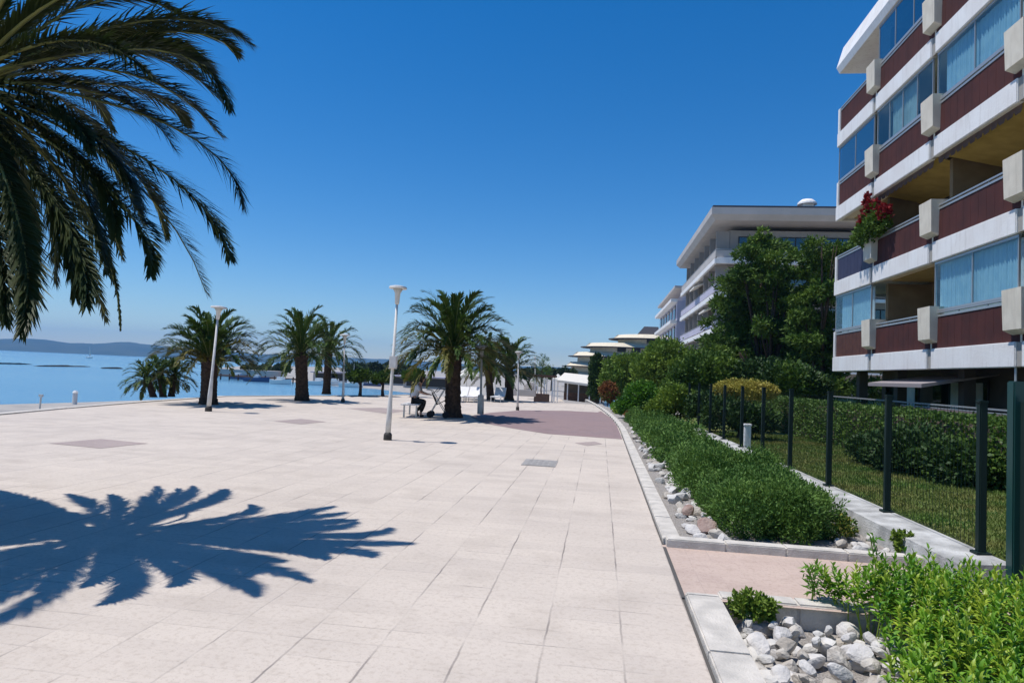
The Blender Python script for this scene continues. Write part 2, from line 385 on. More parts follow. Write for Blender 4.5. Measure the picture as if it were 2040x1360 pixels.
# ---- palms
def bez(P, t):
    t = np.asarray(t)[:, None]; return (1-t)**2*P[0]+2*t*(1-t)*P[1]+t*t*P[2]
def bezd(P, t):
    t = np.asarray(t)[:, None]; return unit(2*(1-t)*(P[1]-P[0])+2*t*(P[2]-P[1]))
def frond_geo(P, n, LL, lw, rs, rr=.012, ang=.75, drop=.14, t0=.14, dens_end=.4, vee=.35):
    """leaflets on both sides of a curved stem: returns V, F, mi(0 leaflet, 1 stem)"""
    P = [np.array(p, float) for p in P]
    t = np.linspace(t0, 1, n)+rs.uniform(-.3, .3, n)/n; t = np.clip(t, 0, 1)
    p = bez(P, t); T = bezd(P, t)
    up = np.array([0, 0, 1.0]); S = np.cross(T, up); bad = np.linalg.norm(S, axis=1) < .15
    side0 = np.cross(P[2]-P[0], up); side0 = side0/max(np.linalg.norm(side0), 1e-6)
    S[bad] = side0; S = unit(S); N = unit(np.cross(S, T))
    prof = np.clip(.45+1.1*t, 0, 1)*np.clip((1.04-t)*2.2+.22, 0, 1)
    Vs = []; Fs = []; off = 0; MI = []
    for s in (-1, 1):
        a = ang*(1-.45*t)+rs.normal(size=n)*.09
        D = T*np.cos(a)[:, None]+S*(s*np.sin(a))[:, None]+N*(vee+rs.normal(size=n)*.24)[:, None]
        D = unit(D); L = LL*prof*rs.uniform(.8, 1.1, n); W = unit(np.cross(D, N))*(lw*.5)
        mid = p+D*(L*.5)[:, None]; tip = p+D*L[:, None]-up*(L*drop)[:, None]+T*(L*.1)[:, None]
        Vv = np.stack([p-W*.5, p+W*.5, mid+W, mid-W, tip], 1).reshape(-1, 3)
        b = np.arange(n)*5+off
        Fs.append(np.stack([b, b+1, b+2, b+3], 1)); Fs.append(np.stack([b+3, b+2, b+4, b+4], 1))
        Vs.append(Vv); off += n*5
    # stem
    ts = np.linspace(0, 1, 9); q = bez(P, ts); Tq = bezd(P, ts); Sq = unit(np.cross(Tq, up)+1e-6); Nq = unit(np.cross(Sq, Tq))
    r = rr*(1.15-ts)[:, None]+.002; r[0] *= 1.8
    ring = np.stack([q+Sq*r*1.3, q+Nq*r*.7, q-Sq*r*1.3, q-Nq*r*.7], 1).reshape(-1, 3)
    Vs.append(ring); f = []
    for i in range(8):
        for k in range(4): f.append((off+i*4+k, off+i*4+(k+1) % 4, off+i*4+4+(k+1) % 4, off+i*4+4+k))
    V = np.concatenate(Vs); F4 = np.concatenate(Fs+[np.array(f)]); nl = len(F4)-len(f)
    return V, F4, np.concatenate([np.zeros(nl, int), np.ones(len(f), int)])
def quad_clean(name, V, F, mats, mi, parent, mesh_only=False):
    # faces whose last two indices match are triangles
    me = bpy.data.meshes.new(name); o3 = np.array(wloc(parent)) if parent else np.zeros(3)
    tri = F[:, 2] == F[:, 3]; tot = np.where(tri, 3, 4).astype(np.int32); mask = np.ones(F.shape, bool); mask[tri, 3] = False
    lv = F[mask].astype(np.int32); st = np.concatenate([[0], np.cumsum(tot)[:-1]]).astype(np.int32)
    me.vertices.add(len(V)); me.vertices.foreach_set('co', (V-o3).astype(np.float32).ravel())
    me.loops.add(len(lv)); me.loops.foreach_set('vertex_index', lv)
    me.polygons.add(len(F)); me.polygons.foreach_set('loop_start', st); me.polygons.foreach_set('loop_total', tot)
    for m in mats: me.materials.append(M_[m])
    me.polygons.foreach_set('material_index', np.asarray(mi, np.int32)); me.update(calc_edges=True)
    if mesh_only: return me
    return link(name, me, parent)
def palm_trunk(base, top, r, parent, seed=0, bulge=1.5, n=20, rings=46, smooth=True):
    rs = np.random.RandomState(seed); b = np.array(base, float); t = np.array(top, float); V = []; F = []
    for i in range(rings):
        u = i/(rings-1); c = b+(t-b)*u; 
        rad = r*(1+.30*math.exp(-u*9)) * (1+(bulge-1)*max(0, (u-.62)/.38)**1.5 if u > .62 else 1)
        if u > .93: rad *= 1-(u-.93)*4
        for k in range(n):
            a = 2*math.pi*(k+.5*(i % 2))/n
            rr = rad*(1+.07*math.sin(i*2.1+k*math.pi)+rs.uniform(-.06, .06)*(1+2.2*max(0, u-.5)))
            V.append(c+np.array([math.cos(a)*rr, math.sin(a)*rr, 0]))
    for i in range(rings-1):
        for k in range(n): F.append((i*n+k, i*n+(k+1) % n, (i+1)*n+(k+1) % n, (i+1)*n+k))
    return nmesh('trunk', V, F, 'bark', None, parent)
def palm(base, top, R_, nf, label, r=.27, seed=0, npair=40, LL=.36, lw=.052, droop=1.0, group=None, lowold=True, bulge=1.12, asym=(0, 0), emin=-8, emax=82):
    rt = empty('palm_tree', base, label, 'palm tree', group)
    palm_trunk(base, top, r, rt, seed, bulge)
    rs = np.random.RandomState(seed+5); c = np.array(top, float); Vs = []; Fs = []; MI = []; off = 0
    for i in range(nf):
        u = (i+.5)/nf; el = R(emax-(emax-emin)*u**.85)+rs.normal()*.08; az = i*2.39996+rs.normal()*.15
        d = np.array([math.cos(az)*math.cos(el), math.sin(az)*math.cos(el), math.sin(el)])
        L = R_*rs.uniform(.9, 1.12)*(1+asym[0]*math.cos(az)+asym[1]*math.sin(az)); hz = np.array([math.cos(az), math.sin(az), 0])
        st = c+d*r*.4+np.array([0, 0, -.25*u])
        p1 = st+d*L*.62+np.array([0, 0, .12*L])
        tip = st+hz*L*(.35+.62*math.cos(el))*(.95)+np.array([0, 0, 1])*L*(math.sin(el)*.86-.32*droop*math.cos(el))
        V, F, mi = frond_geo([st, p1, tip], npair, LL*rs.uniform(.85, 1.1), lw, rs, rr=.010, ang=.60, vee=rs.uniform(.05, .4), t0=.06)
        old = lowold and u > .55 and rs.rand() < .75*(u-.4)*1.6
        mi = np.where(mi == 0, 2 if old else 0, 1)
        Vs.append(V); Fs.append(F+off); MI.append(mi); off += len(V)
    quad_clean('crown', np.concatenate(Vs), np.concatenate(Fs), ['frond', 'rachis', 'frondold'], np.concatenate(MI), rt)
    return rt

# ================================================================== SETTING
def sheet(name, pts, z, m, kind='structure', label=None):
    bm = bmesh.new(); vs = [bm.verts.new((p[0], p[1], z if not callable(z) else z(p[0], p[1]))) for p in pts]
    f = bm.faces.new(vs); bmesh.ops.triangulate(bm, faces=[f]); bmesh.ops.recalc_face_normals(bm, faces=bm.faces[:])
    for f in bm.faces:
        if f.normal.z < 0: f.normal_flip()
    me = bpy.data.meshes.new(name); bm.to_mesh(me); bm.free(); me.materials.append(M_[m]); o = link(name, me)
    if kind: o['kind'] = kind
    return o
def strips(name, rows, m):
    """rows: list of (y, [(x,z),...]) with equal counts"""
    mb = MB(); k = len(rows[0][1]); mb.v = [(x, y, z) for y, r in rows for x, z in r]
    for i in range(len(rows)-1):
        for j in range(k-1): mb.f.append((i*k+j, i*k+j+1, (i+1)*k+j+1, (i+1)*k+j)); mb.m.append(0)
    o = mb.build(name, m); o['kind'] = 'structure'; return o

# sea
sheet('water', [(-9000, -300), (2500, -300), (2500, 9000), (-9000, 9000)], -1.0, 'water')
# land under everything, falls below the sea on its left side
shore = [(-30, -15.5, -42), (5, -15.5, -34), (14.2, -15.6, -30), (21, -16.2, -30.5), (26.6, -16.4, -28.8), (30, -14.6, -28), (36, -11.9, -27), (42, -10.8, -20), (50, -11.5, -17), (58, -13, -17.5), (66, -15, -20),
         (74, -22, -27), (80, -34, -38), (86, -41, -44), (95, -48, -51), (120, -70, -73), (200, -120, -124), (400, -220, -225), (900, -300, -310), (3000, -400, -420)]
rows = []
for y, a, b in shore:
    g = gz(0, y)
    rows.append((y, [(b-6, -2.0), (b, -1.02), (a-.6, min(g-.35, -.25) if y < 40 else g-.12), (a+.05, g-.06), (.3, g-.06), (.66, g-.30), (3.2, g-.30), (3.8, g-.06), (60, g-.06), (2400, g-.06)]))
strips('ground', rows, 'sand')
# plaza paving
prow = [(-8, -15.2), (0, -15.0), (5, -14.6), (14.2, -14.5), (16.6, -15.0), (21.3, -15.7), (26.6, -16.1), (30.2, -14.4), (35.8, -11.6), (38, -11.2), (45, -10.5), (55, -10.5), (70, -12), (85, -14)]
def kx(y): return .66 if y < 20 else .66-(y-20)**1.6*.0098
rows = []
for y, a in prow+[(24, -15.9), (32, -13.5), (48, -10.5), (62, -11)]:
    rows.append((y, [(a, gz(0, y)), (kx(y), gz(0, y))]))
rows.sort(key=lambda r: r[0]); strips('pavement', rows, 'plaza')
# plaza edge wall facing the beach (a low pale coping, 12 cm)
mb = MB(); pe = [(a, y) for y, a in prow if y < 40]
for (x0, y0), (x1, y1) in zip(pe[:-1], pe[1:]):
    mb.add([(x0-.25, y0, -.4), (x0, y0, -.4), (x1, y1, -.4), (x1-.25, y1, -.4), (x0-.25, y0, .03), (x0, y0, .03), (x1, y1, .03), (x1-.25, y1, .03)],
           [(4, 5, 6, 7), (0, 4, 7, 3), (1, 2, 6, 5)])
o = mb.build('plaza_edge', 'concrete'); tag(o, 'low pale coping running along the seaward edge of the plaza', 'kerb')
# mauve paving patches
def P2(L): return [tuple(atz(*p)[:2]) for p in L]
sheet('mauve_paving', [(-.1+.74, 17.4), (.62, 22), (.5, 26), (.1, 31)]+P2([(1190, 821), (1130, 818), (1040, 817), (975, 822), (935, 829), (960, 842), (1020, 853), (1090, 864)]), .004, 'mauve')
for k, L in enumerate([[(98, 883), (200, 874), (295, 883), (200, 893)], [(545, 839), (600, 834), (650, 840), (600, 845)], [(690, 813), (760, 812), (812, 818), (770, 824)], [(1145, 882), (1185, 879), (1200, 884), (1170, 888)]]):
    sheet('paving_patch', P2(L), .004, 'patch')
# manhole
mb = MB(); c = atz(1076, 922); rt = empty('manhole_cover', (c.x, c.y, 0), 'pale iron manhole cover set in the paving left of the kerb', 'manhole cover')
mb.box(c.x-.30, c.x+.30, c.y-.42, c.y+.42, -.01, .007); mb.build('frame', 'iron', rt)
mb = MB(); mb.box(c.x-.27, c.x+.27, c.y-.39, c.y+.39, .0, .012)
for i in range(5):
    for j in range(7): mb.box(c.x-.22+i*.1, c.x-.15+i*.1, c.y-.34+j*.1, c.y-.27+j*.1, .012, .014)
mb.build('lid', 'iron', rt)
# ---- kerbs
rk = random.Random(3)
mb = MB(); y = -3.0
while y < 5.05:
    L = min(1.0, 5.06-y); mb.bev(.685, .93+.0, y+.001, y+L-.001, -.3, .045+rk.uniform(-.002, .002), .010); y += 1.0
o = mb.build('kerb', 'concrete'); tag(o, 'wide pale concrete kerb beside the stone bed nearest the camera', 'kerb')
mb = MB(); y = 6.72
while y < 44:
    x = kx(y+.5); mb.bev(x+.02, x+.20, y+.001, y+.999, -.3, .04+rk.uniform(-.002, .002), .008); y += 1.0
o = mb.build('kerb', 'concrete'); tag(o, 'long pale kerb running along the rock strip towards the distance', 'kerb')
mb = MB()
for i in range(6): mb.bev(.70+i*.55, .70+i*.55+.549, 6.52, 6.68, -.35, .075+rk.uniform(-.003, .003), .010)
o = mb.build('kerb', 'concrete'); tag(o, 'raised grey kerb between the pink path and the low dark green hedge', 'kerb')
mb = MB()
for i in range(6): mb.bev(.95+i*.55, .95+i*.55+.549, 5.09, 5.26, -.35, .012, .012)
o = mb.build('kerb', 'concrete'); tag(o, 'grey kerb wall between the pink path and the white stones', 'kerb')
sheet('pink_path', [(.66, 5.05), (3.9, 5.05), (3.9, 6.6), (.66, 6.6)], -.004, 'pink')
mb = MB(); mb.box(.66, .685, -8, 5.05, -.3, -.012); mb.box(.66, .69, 5.05, 6.5, -.2, .002); mb.box(.66, .68, 6.5, 19, -.3, -.012)
mb.build('kerb_joint', 'joint')['kind'] = 'structure'
# beds
sheet('gravel_bed', [(.90, -3), (3.7, -3), (3.7, 5.1), (.90, 5.1)], -.17, 'gravel')
sheet('planting_bed', [(.86, 6.6), (3.1, 6.6), (3.0, 20), (2.6, 26), (-.2, 40), (-2.5, 44), (-1.0, 30), (.45, 24), (.66, 19)], -.03, 'gravel')
# plinth wall of fence
def fx(y): return 3.40-.027*(y-6.0)
mb = MB(); ys = [6.0, 7.8, 9.9, 12, 14, 16, 18, 20, 22.5, 25]
for a, b in zip(ys[:-1], ys[1:]):
    j = rk.uniform(-.02, .02)
    wa = .42 if a < 12 else .30; wb = .42 if b < 12 else .30
    mb.add([(fx(a)-wa, a, -.3), (fx(a)+.06, a, -.3), (fx(b)+.06, b, -.3), (fx(b)-wb, b, -.3), (fx(a)-wa+.06, a, .17), (fx(a)+.06, a, .20), (fx(b)+.06, b, .20), (fx(b)-wb+.06, b, .17)],
           [(4, 5, 6, 7), (0, 4, 7, 3), (1, 2, 6, 5), (0, 1, 5, 4), (3, 7, 6, 2)])
o = mb.build('plinth_wall', 'plinth'); tag(o, 'low weathered concrete plinth carrying the dark green garden fence', 'wall')
# lawn
sheet('lawn', [(3.40, 6.0), (12, 6.0), (12, 30), (2.9, 30), (3.0, 20), (3.2, 12)], .05, 'lawn')
sheet('garden_ground', [(3.45, -3), (12, -3), (12, 6.05), (3.45, 6.05)], .045, 'lawn')
rs = np.random.RandomState(4); n = 60000
u = rs.rand(n); Y = 6.05+u**1.5*15; X = 3.45+rs.rand(n)*3.1*(1+.0*Y); P = np.stack([X, Y, np.full(n, .05)], 1)
A = unit(rs.normal(size=(n, 3))*.5+np.array([0, 0, 1])); W = unit(np.cross(A, rs.normal(size=(n, 3))))
V, F = diamonds(P, A, W, rs.uniform(.02, .055, n)*(1+Y*.03), rs.uniform(.002, .004, n)*(1+Y*.12))
tag(nmesh('grass', V, F, 'grass'), 'short green and straw coloured lawn grass behind the fence', 'grass', kind='stuff')

# hills across the bay
def hills(name, prof, dist, zb=-2):
    mb = MB(); rows = []; rr = random.Random(1)
    X = [p[0] for p in prof]; fine = np.linspace(X[0], X[-1], 90); top = np.interp(fine, X, [p[1] for p in prof])
    for i, px in enumerate(fine):
        d = ray(px, top[i]+rr.uniform(-.7, .7)); k = dist/math.hypot(d.x, d.y); t = Vector((d.x*k, d.y*k, EYE+d.z*k))
        dirn = Vector((d.x, d.y, 0)).normalized()
        fr = Vector((t.x, t.y, zb))-dirn*dist*.12; m1 = fr.lerp(t, .5)+Vector((0, 0, (t.z-zb)*.12*rr.uniform(.3, 1.6))); bk = Vector((t.x, t.y, zb))+dirn*dist*.12
        rows.append((fr, m1, t, bk))
    mb.v = [tuple(p) for r in rows for p in r]
    for i in range(len(rows)-1):
        for j in range(3): mb.f.append((i*4+j, i*4+4+j, i*4+5+j, i*4+1+j)); mb.m.append(0)
    o = mb.build(name, 'hill', smooth=True); o['kind'] = 'structure'
hills('hills', [(-900, 655), (-300, 668), (-120, 671), (0, 675), (60, 674), (95, 676), (130, 683), (200, 684), (250, 679), (290, 686), (340, 691), (430, 698), (500, 704), (600, 707), (700, 713), (790, 716), (900, 724), (1000, 728), (1100, 731), (1250, 738)], 3600)

# reefs
rr = random.Random(5)
for k, (xa, xb, yy, lab) in enumerate([(-60, 62, 725, 'leftmost long low dark reef breaking the bay surface'), (70, 178, 729.5, 'middle low dark reef breaking the bay surface'), (205, 242, 733.5, 'smallest low dark reef, closest to the palm, in the bay')]):
    mb = MB(); N = 26; a = atz(xa, yy-(1.5 if k == 0 else 0), -1); b = atz(xb, yy+1, -1); pts = []
    for i in range(N+1):
        u = i/N; p = a.lerp(b, u); h = .03+.26*math.sin(math.pi*u)**.5*rr.uniform(.5, 1.1); w = 3.0*math.sin(math.pi*min(max(u, .03), .97))**.5
        pts.append([(p.x, p.y-w, -1.15), (p.x, p.y-.4*w, -1+h*.8), (p.x, p.y+.3*w, -1+h), (p.x, p.y+w, -1.15)])
    mb.v = [q for r in pts for q in r]
    for i in range(N):
        for j in range(3): mb.f.append((i*4+j, i*4+4+j, i*4+5+j, i*4+1+j)); mb.m.append(0)
    tag(mb.build('reef', 'reef'), lab, 'reef')

# ================================================================== APARTMENT BUILDING (right)
FX = 8.6; FL = [2.19, 4.99, 7.79, 10.59, 13.40]
BY = [25.55, 22.2, 18.4, 14.7, 11.0, 7.3, 3.6]       # partition lines, far to near
bA = empty('apartment_building', (FX+5, 14, 0), 'large white balconied apartment block on the right edge with maroon balcony panels', 'building')
BX = 10.3                                            # recessed wall behind the balconies
mb = MB()
mb.box(BX, 20, 3.6, 25.5, .05, 14.1)
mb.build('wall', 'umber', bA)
mb = MB(); mb.box(BX+.01, 20.0, 25.5, 25.56, 2.2, 14.1); mb.build('end_wall', 'cream', bA)
for fi in range(4):
    z0 = FL[fi]; awn = fi == 1
    mb = MB(); mb.box(FX+.02, BX-.003, 3.6, BY[0]-.02, z0+.10, z0+.36); mb.build('balcony_slab', 'cream', bA)
    # ceiling paint below this slab is seen from the street
    # white band in segments with a grey groove at each partition
    for b in range(6):
        ya, yb = BY[b], BY[b+1]
        mb = MB(); 
        mb.bev(FX-.10, FX+.06, yb+.11, ya-(.11 if b else 0), z0, z0+.53, .018)
        if b == 0: mb.bev(FX+.063, BX+.6, ya-.16, ya, z0, z0+.53, .018)
        mb.build('white_band', 'white', bA)
        # soffit lip: slab edge shadow gap
    for b in range(1, 6):
        mb = MB(); mb.box(FX-.055, FX+.05, BY[b]-.105, BY[b]+.105, z0+.02, z0+.515); mb.build('groove', 'grooveg', bA)
    # end post at far corner
    mb = MB(); mb.bev(FX-.08, FX+.06, BY[0]-.16, BY[0]+.002, z0+.533, z0+1.46, .015); mb.build('corner_post', 'white', bA)
    for b in range(6):
        ya, yb = BY[b], BY[b+1]
        # panel of vertical boards
        mb = MB(); y = yb+.02; top = ya-(.165 if b == 0 else .02)
        k = 0
        while y < top-.02:
            w = min(.16, top-y); mb.box(FX-.03+(.002 if k % 2 else 0), FX+.01, y+.001, y+w-.001, z0+.535, z0+1.34); y += .16; k += 1
        pm = 'maroon'
        if fi == 0 and b == 0: pm = 'brownwood'
        if fi == 1 and b == 0: pm = 'navy'
        mb.build('balcony_panel', pm, bA)
        mb = MB(); mb.box(FX-.045, FX+.035, yb+.02, top, z0+1.345, z0+1.395); mb.box(FX-.05, FX+.04, yb+.02, top, z0+1.44, z0+1.48)
        n = 3
        for i in range(n+1): yy = yb+.04+(top-yb-.08)*i/n; mb.box(FX-.02, FX+.01, yy-.015, yy+.015, z0+1.396, z0+1.439)
        mb.build('handrail', 'steel', bA)
        # sliding doors on the recessed wall
        d = MB(); d.box(BX-.05, BX-.004, yb+.5, ya-.5, z0+.37, z0+2.45)
        do = d.build('sliding_door', 'darkframe', bA)
        g = MB()
        for i in range(3):
            w = (ya-yb-1.0)/3; g.box(BX-.065, BX-.053, yb+.5+i*w+.05, yb+.5+(i+1)*w-.05, z0+.42, z0+2.38)
        g.build('pane', 'glassdark', do)
    # party walls and planters
    for b in range(1, 6):
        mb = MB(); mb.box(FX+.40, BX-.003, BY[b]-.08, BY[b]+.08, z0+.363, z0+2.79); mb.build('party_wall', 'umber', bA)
        mb = MB(); y = BY[b]; w = .31; 
        zb, zt = z0+.68, z0+1.62
        v = [(FX-.06, y-w+.04, zb), (FX-.06, y+w-.04, zb), (FX-.22, y-w, zb+.09), (FX-.22, y+w, zb+.09), (FX-.24, y-w-.02, zt), (FX-.24, y+w+.02, zt), (FX+.24, y-w-.02, zt), (FX+.24, y+w+.02, zt), (FX+.20, y-w+.04, zb), (FX+.20, y+w-.04, zb)]
        f = [(0, 2, 3, 1), (2, 4, 5, 3), (4, 6, 7, 5), (0, 1, 9, 8), (0, 8, 6, 4, 2), (1, 3, 5, 7, 9), (6, 8, 9, 7)]
        mb.add(v, f); mb.box(FX-.04, FX+.04, y-.03, y+.03, z0+.50, zb+.05)
        mb.build('planter', 'beige', bA)
# roof
mb = MB()
r0 = [(8.25, 2.6), (8.25, 25.9)]
zb, zt = 13.42, 14.40
mb.add([(8.52, 2.6, zb+.0), (8.52, 25.5, zb), (20.3, 25.5, zb), (20.3, 2.6, zb), (8.44, 2.6, zb+.25), (8.44, 25.6, zb+.25), (20.3, 25.6, zb+.25), (20.3, 2.6, zb+.25), (8.62, 2.6, zt), (8.62, 25.45, zt), (20.3, 25.45, zt), (20.3, 2.6, zt)],
       [(3, 2, 1, 0), (0, 1, 5, 4), (1, 2, 6, 5), (4, 5, 9, 8), (5, 6, 10, 9), (8, 9, 10, 11), (2, 3, 7, 6), (6, 7, 11, 10), (3, 0, 4, 7), (7, 4, 8, 11)])
mb.build('roof', 'white', bA)
mb = MB(); mb.box(9.0, BX-.003, 3.6, 21.9, 13.20, 13.415); mb.build('soffit_beam', 'cream', bA)
# glazed bays : (floor, bay, pane count, pane material, curtain?)
def glaze(fi, b, n, gm, cur, y0=None, y1=None, hz=None):
    z0 = FL[fi]; ya, yb = (BY[b]-(.03 if b == 0 else .12)), BY[b+1]+.12
    if y0 is not None: yb = y0
    if y1 is not None: ya = y1
    z1, z2 = z0+1.49, FL[fi+1]-.012
    fr = MB(); w = (ya-yb)/n; t = .03
    fr.box(FX-.035, FX+.02, yb, ya, z1, z1+.05); fr.box(FX-.035, FX+.02, yb, ya, z2-.06, z2)
    for i in range(n+1): fr.box(FX-.03, FX+.015, yb+i*w-t*(0 if i == 0 else 1 if i == n else .5), yb+i*w+t*(1 if i == 0 else 0 if i == n else .5), z1+.052, z2-.062)
    if b == 0:
        fr.box(FX+.06, BX-.01, BY[0]-.05, BY[0]-.02, z1, z1+.05); fr.box(FX+.06, BX-.01, BY[0]-.05, BY[0]-.02, z2-.06, z2)
    fo = fr.build('glazing_frame', 'steel', bA)
    g = MB()
    for i in range(n): g.box(FX-.016, FX-.004, yb+i*w+.02, yb+(i+1)*w-.02, z1+.052, z2-.062)
    if b == 0: g.box(FX+.06, BX-.02, BY[0]-.042, BY[0]-.032, z1+.05, z2-.06)
    g.build('pane', gm, fo)
    if cur:
        c = MB(); a, e = cur; N = int((e-a)*26)
        yy = np.linspace(yb+(ya-yb)*0+a*1.0 if False else yb+a, yb+e, max(8, N*2)); pts = [(FX+.10+.022*math.sin(i*1.25)+.008*math.sin(i*.7), y) for i, y in enumerate(yy)]
        for i in range(len(pts)-1):
            c.add([(pts[i][0], pts[i][1], z1-.3), (pts[i+1][0], pts[i+1][1], z1-.3), (pts[i+1][0], pts[i+1][1], z2-.05), (pts[i][0], pts[i][1], z2-.05)], [(0, 1, 2, 3)])
        c.build('curtain', ['curtain', 'curtain3', 'curtain2'][(fi*2+b) % 3 if (fi, b) not in ((0, 2), (2, 2)) else 0], bA)
for fi in range(4):
    pass
glaze(0, 0, 2, 'glass', (.05, 2.9)); glaze(0, 2, 2, 'glass', (.0, 3.4)); glaze(0, 3, 3, 'glass', (0, 2.2)); glaze(0, 5, 2, 'glass', (.4, 3.0))
glaze(2, 0, 2, 'glassblue', None); glaze(2, 1, 4, 'glass', (1.1, 2.75)); glaze(2, 2, 2, 'glass', (.1, 3.2)); glaze(2, 3, 3, 'glass', (.5, 3.2)); glaze(2, 5, 3, 'glass', None)
glaze(3, 1, 3, 'glassblue', None); glaze(3, 2, 2, 'glassblue', None); glaze(3, 4, 3, 'glass', (1, 3)); glaze(1, 4, 3, 'glass', (0.2, 2.2))
# awnings drawn under the third slab, with scalloped valance
for b in (1, 2, 3, 5):
    ya, yb = BY[b]-.12, BY[b+1]+.12; z = FL[2]
    rt_ = MB(); rt_.add([(FX+.04, yb, z+.06), (FX+.04, ya, z+.06), (BX-.1, ya, z-.28), (BX-.1, yb, z-.28), (FX+.04, yb, z+.075), (FX+.04, ya, z+.075), (BX-.1, ya, z-.265), (BX-.1, yb, z-.265)],
        [(0, 1, 2, 3), (7, 6, 5, 4), (0, 4, 5, 1), (1, 5, 6, 2), (3, 2, 6, 7), (0, 3, 7, 4)])
    ao = rt_.build('awning', 'olive', bA)
    v = MB(); n = int((ya-yb)/.28)
    for i in range(n):
        a0 = yb+(ya-yb)*i/n; a1 = yb+(ya-yb)*(i+1)/n; zz = z-.012
        v.add([(FX+.02, a0, zz), (FX+.02, a1, zz), (FX+.02, a1, zz-.09), (FX+.02, a0+(a1-a0)*.8, zz-.18), (FX+.02, a0+(a1-a0)*.2, zz-.18), (FX+.02, a0, zz-.09)], [(0, 1, 2, 3, 4, 5)])
    v.build('valance', 'brown', ao)
# ochre ceiling over open bay on the first floor
mb = MB(); mb.box(FX+.5, BX-.01, BY[2]+.09, BY[1]-.09, FL[1]+.07, FL[1]+.095); mb.build('ceiling', 'ochre', bA)
mb = MB(); mb.box(FX+.5, BX-.01, BY[1]+.09, BY[0]-.2, FL[2]+.07, FL[2]+.095); mb.build('ceiling', 'ochre', bA)
# ground floor
for b in range(7):
    mb = MB(); y = BY[b]-(.3 if b == 0 else 0); mb.box(FX+.7, FX+.98, y-.14, y+.14, .05, FL[0]+.098); mb.build('column', 'darkwall', bA)
mb = MB(); mb.box(BX-.10, BX-.003, 3.6, 25.45, .05, FL[0]+.096); mb.build('recess_wall', 'darkwall', bA)
for b in range(6):
    ya, yb = BY[b], BY[b+1]
    d = MB(); d.box(BX-.14, BX-.105, yb+.4, ya-.5, .15, 1.98); do = d.build('window', 'darkframe', bA)
    g = MB(); n = 3; w = (ya-yb-.9)/n
    for i in range(n): g.box(BX-.155, BX-.145, yb+.4+i*w+.04, yb+.4+(i+1)*w-.04, .22, 1.92)
    g.build('pane', 'tealglass' if b < 2 else 'glassdark', do)
    if b in (0, 1):
        g = MB(); g.box(BX-.17, BX-.158, yb+.6, ya-1.6, .25, 1.9); g.build('curtain', 'curtain', bA)
# terrace parapets
mb = MB(); mb.bev(FX-.15, FX+.02, 3.6, 19.9, .05, 1.18, .02); mb.build('terrace_parapet', 'taupe', bA)
mb = MB()
for y0, y1 in ((20.3, 25.3),): mb.box(FX-.1, FX-.08, y0, y1, .1, 1.25)
mb.build('glass_screen', 'tealglass', bA)
mb = MB(); mb.box(FX-.12, FX-.05, 3.6, 25.3, 1.262, 1.30); mb.box(FX-.12, FX-.05, 3.6, 19.9, 1.19, 1.215)
for i in range(20): mb.box(FX-.10, FX-.07, 3.8+i*1.12, 3.84+i*1.12, 1.185, 1.26)
mb.build('terrace_rail', 'steel', bA)
# ground floor awning
aw = MB(); ya, yb = 21.6, 18.2
aw.add([(BX-.2, yb, 2.12), (BX-.2, ya, 2.12), (FX-.35, ya, 1.80), (FX-.35, yb, 1.80), (BX-.2, yb, 2.10), (BX-.2, ya, 2.10), (FX-.35, ya, 1.70), (FX-.35, yb, 1.70)], [(0, 1, 2, 3), (7, 6, 5, 4), (2, 6, 7, 3), (0, 3, 7, 4), (1, 5, 6, 2)])
aw.build('awning', 'greyawn', bA)
mb = MB(); mb.tube([(FX-.02, 14.9, .1), (FX-.02, 14.9, 2.2)], .025, 8); mb.build('downpipe', 'steel', bA)

# ================================================================== SECOND BUILDING
bB = empty('apartment_building', (15, 64, 0), 'pale apartment block with flat overhanging roof behind the big dark tree', 'building')
x0, y0, y1 = 9.3, 54.6, 77
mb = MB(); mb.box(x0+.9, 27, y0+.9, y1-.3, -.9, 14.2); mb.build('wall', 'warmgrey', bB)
mb = MB(); mb.add([(8.35, 53.2, 15.0), (8.35, 77.6, 15.0), (28, 77.6, 15.0), (28, 53.2, 15.0), (8.35, 53.2, 15.55), (8.35, 77.6, 15.55), (28, 77.6, 15.55), (28, 53.2, 15.55), (8.7, 53.6, 14.6), (8.7, 77.2, 14.6), (28, 77.2, 14.6), (28, 53.6, 14.6)],
    [(4, 5, 6, 7), (0, 1, 5, 4), (1, 2, 6, 5), (2, 3, 7, 6), (3, 0, 4, 7), (8, 9, 1, 0), (9, 10, 2, 1), (11, 8, 0, 3), (8, 11, 10, 9), (10, 11, 3, 2)])
mb.build('roof', 'greyb', bB)
mb = MB(); mb.box(8.45, 28, 53.3, 77.4, 15.555, 15.72); mb.build('roof_edge', 'slabdark', bB)
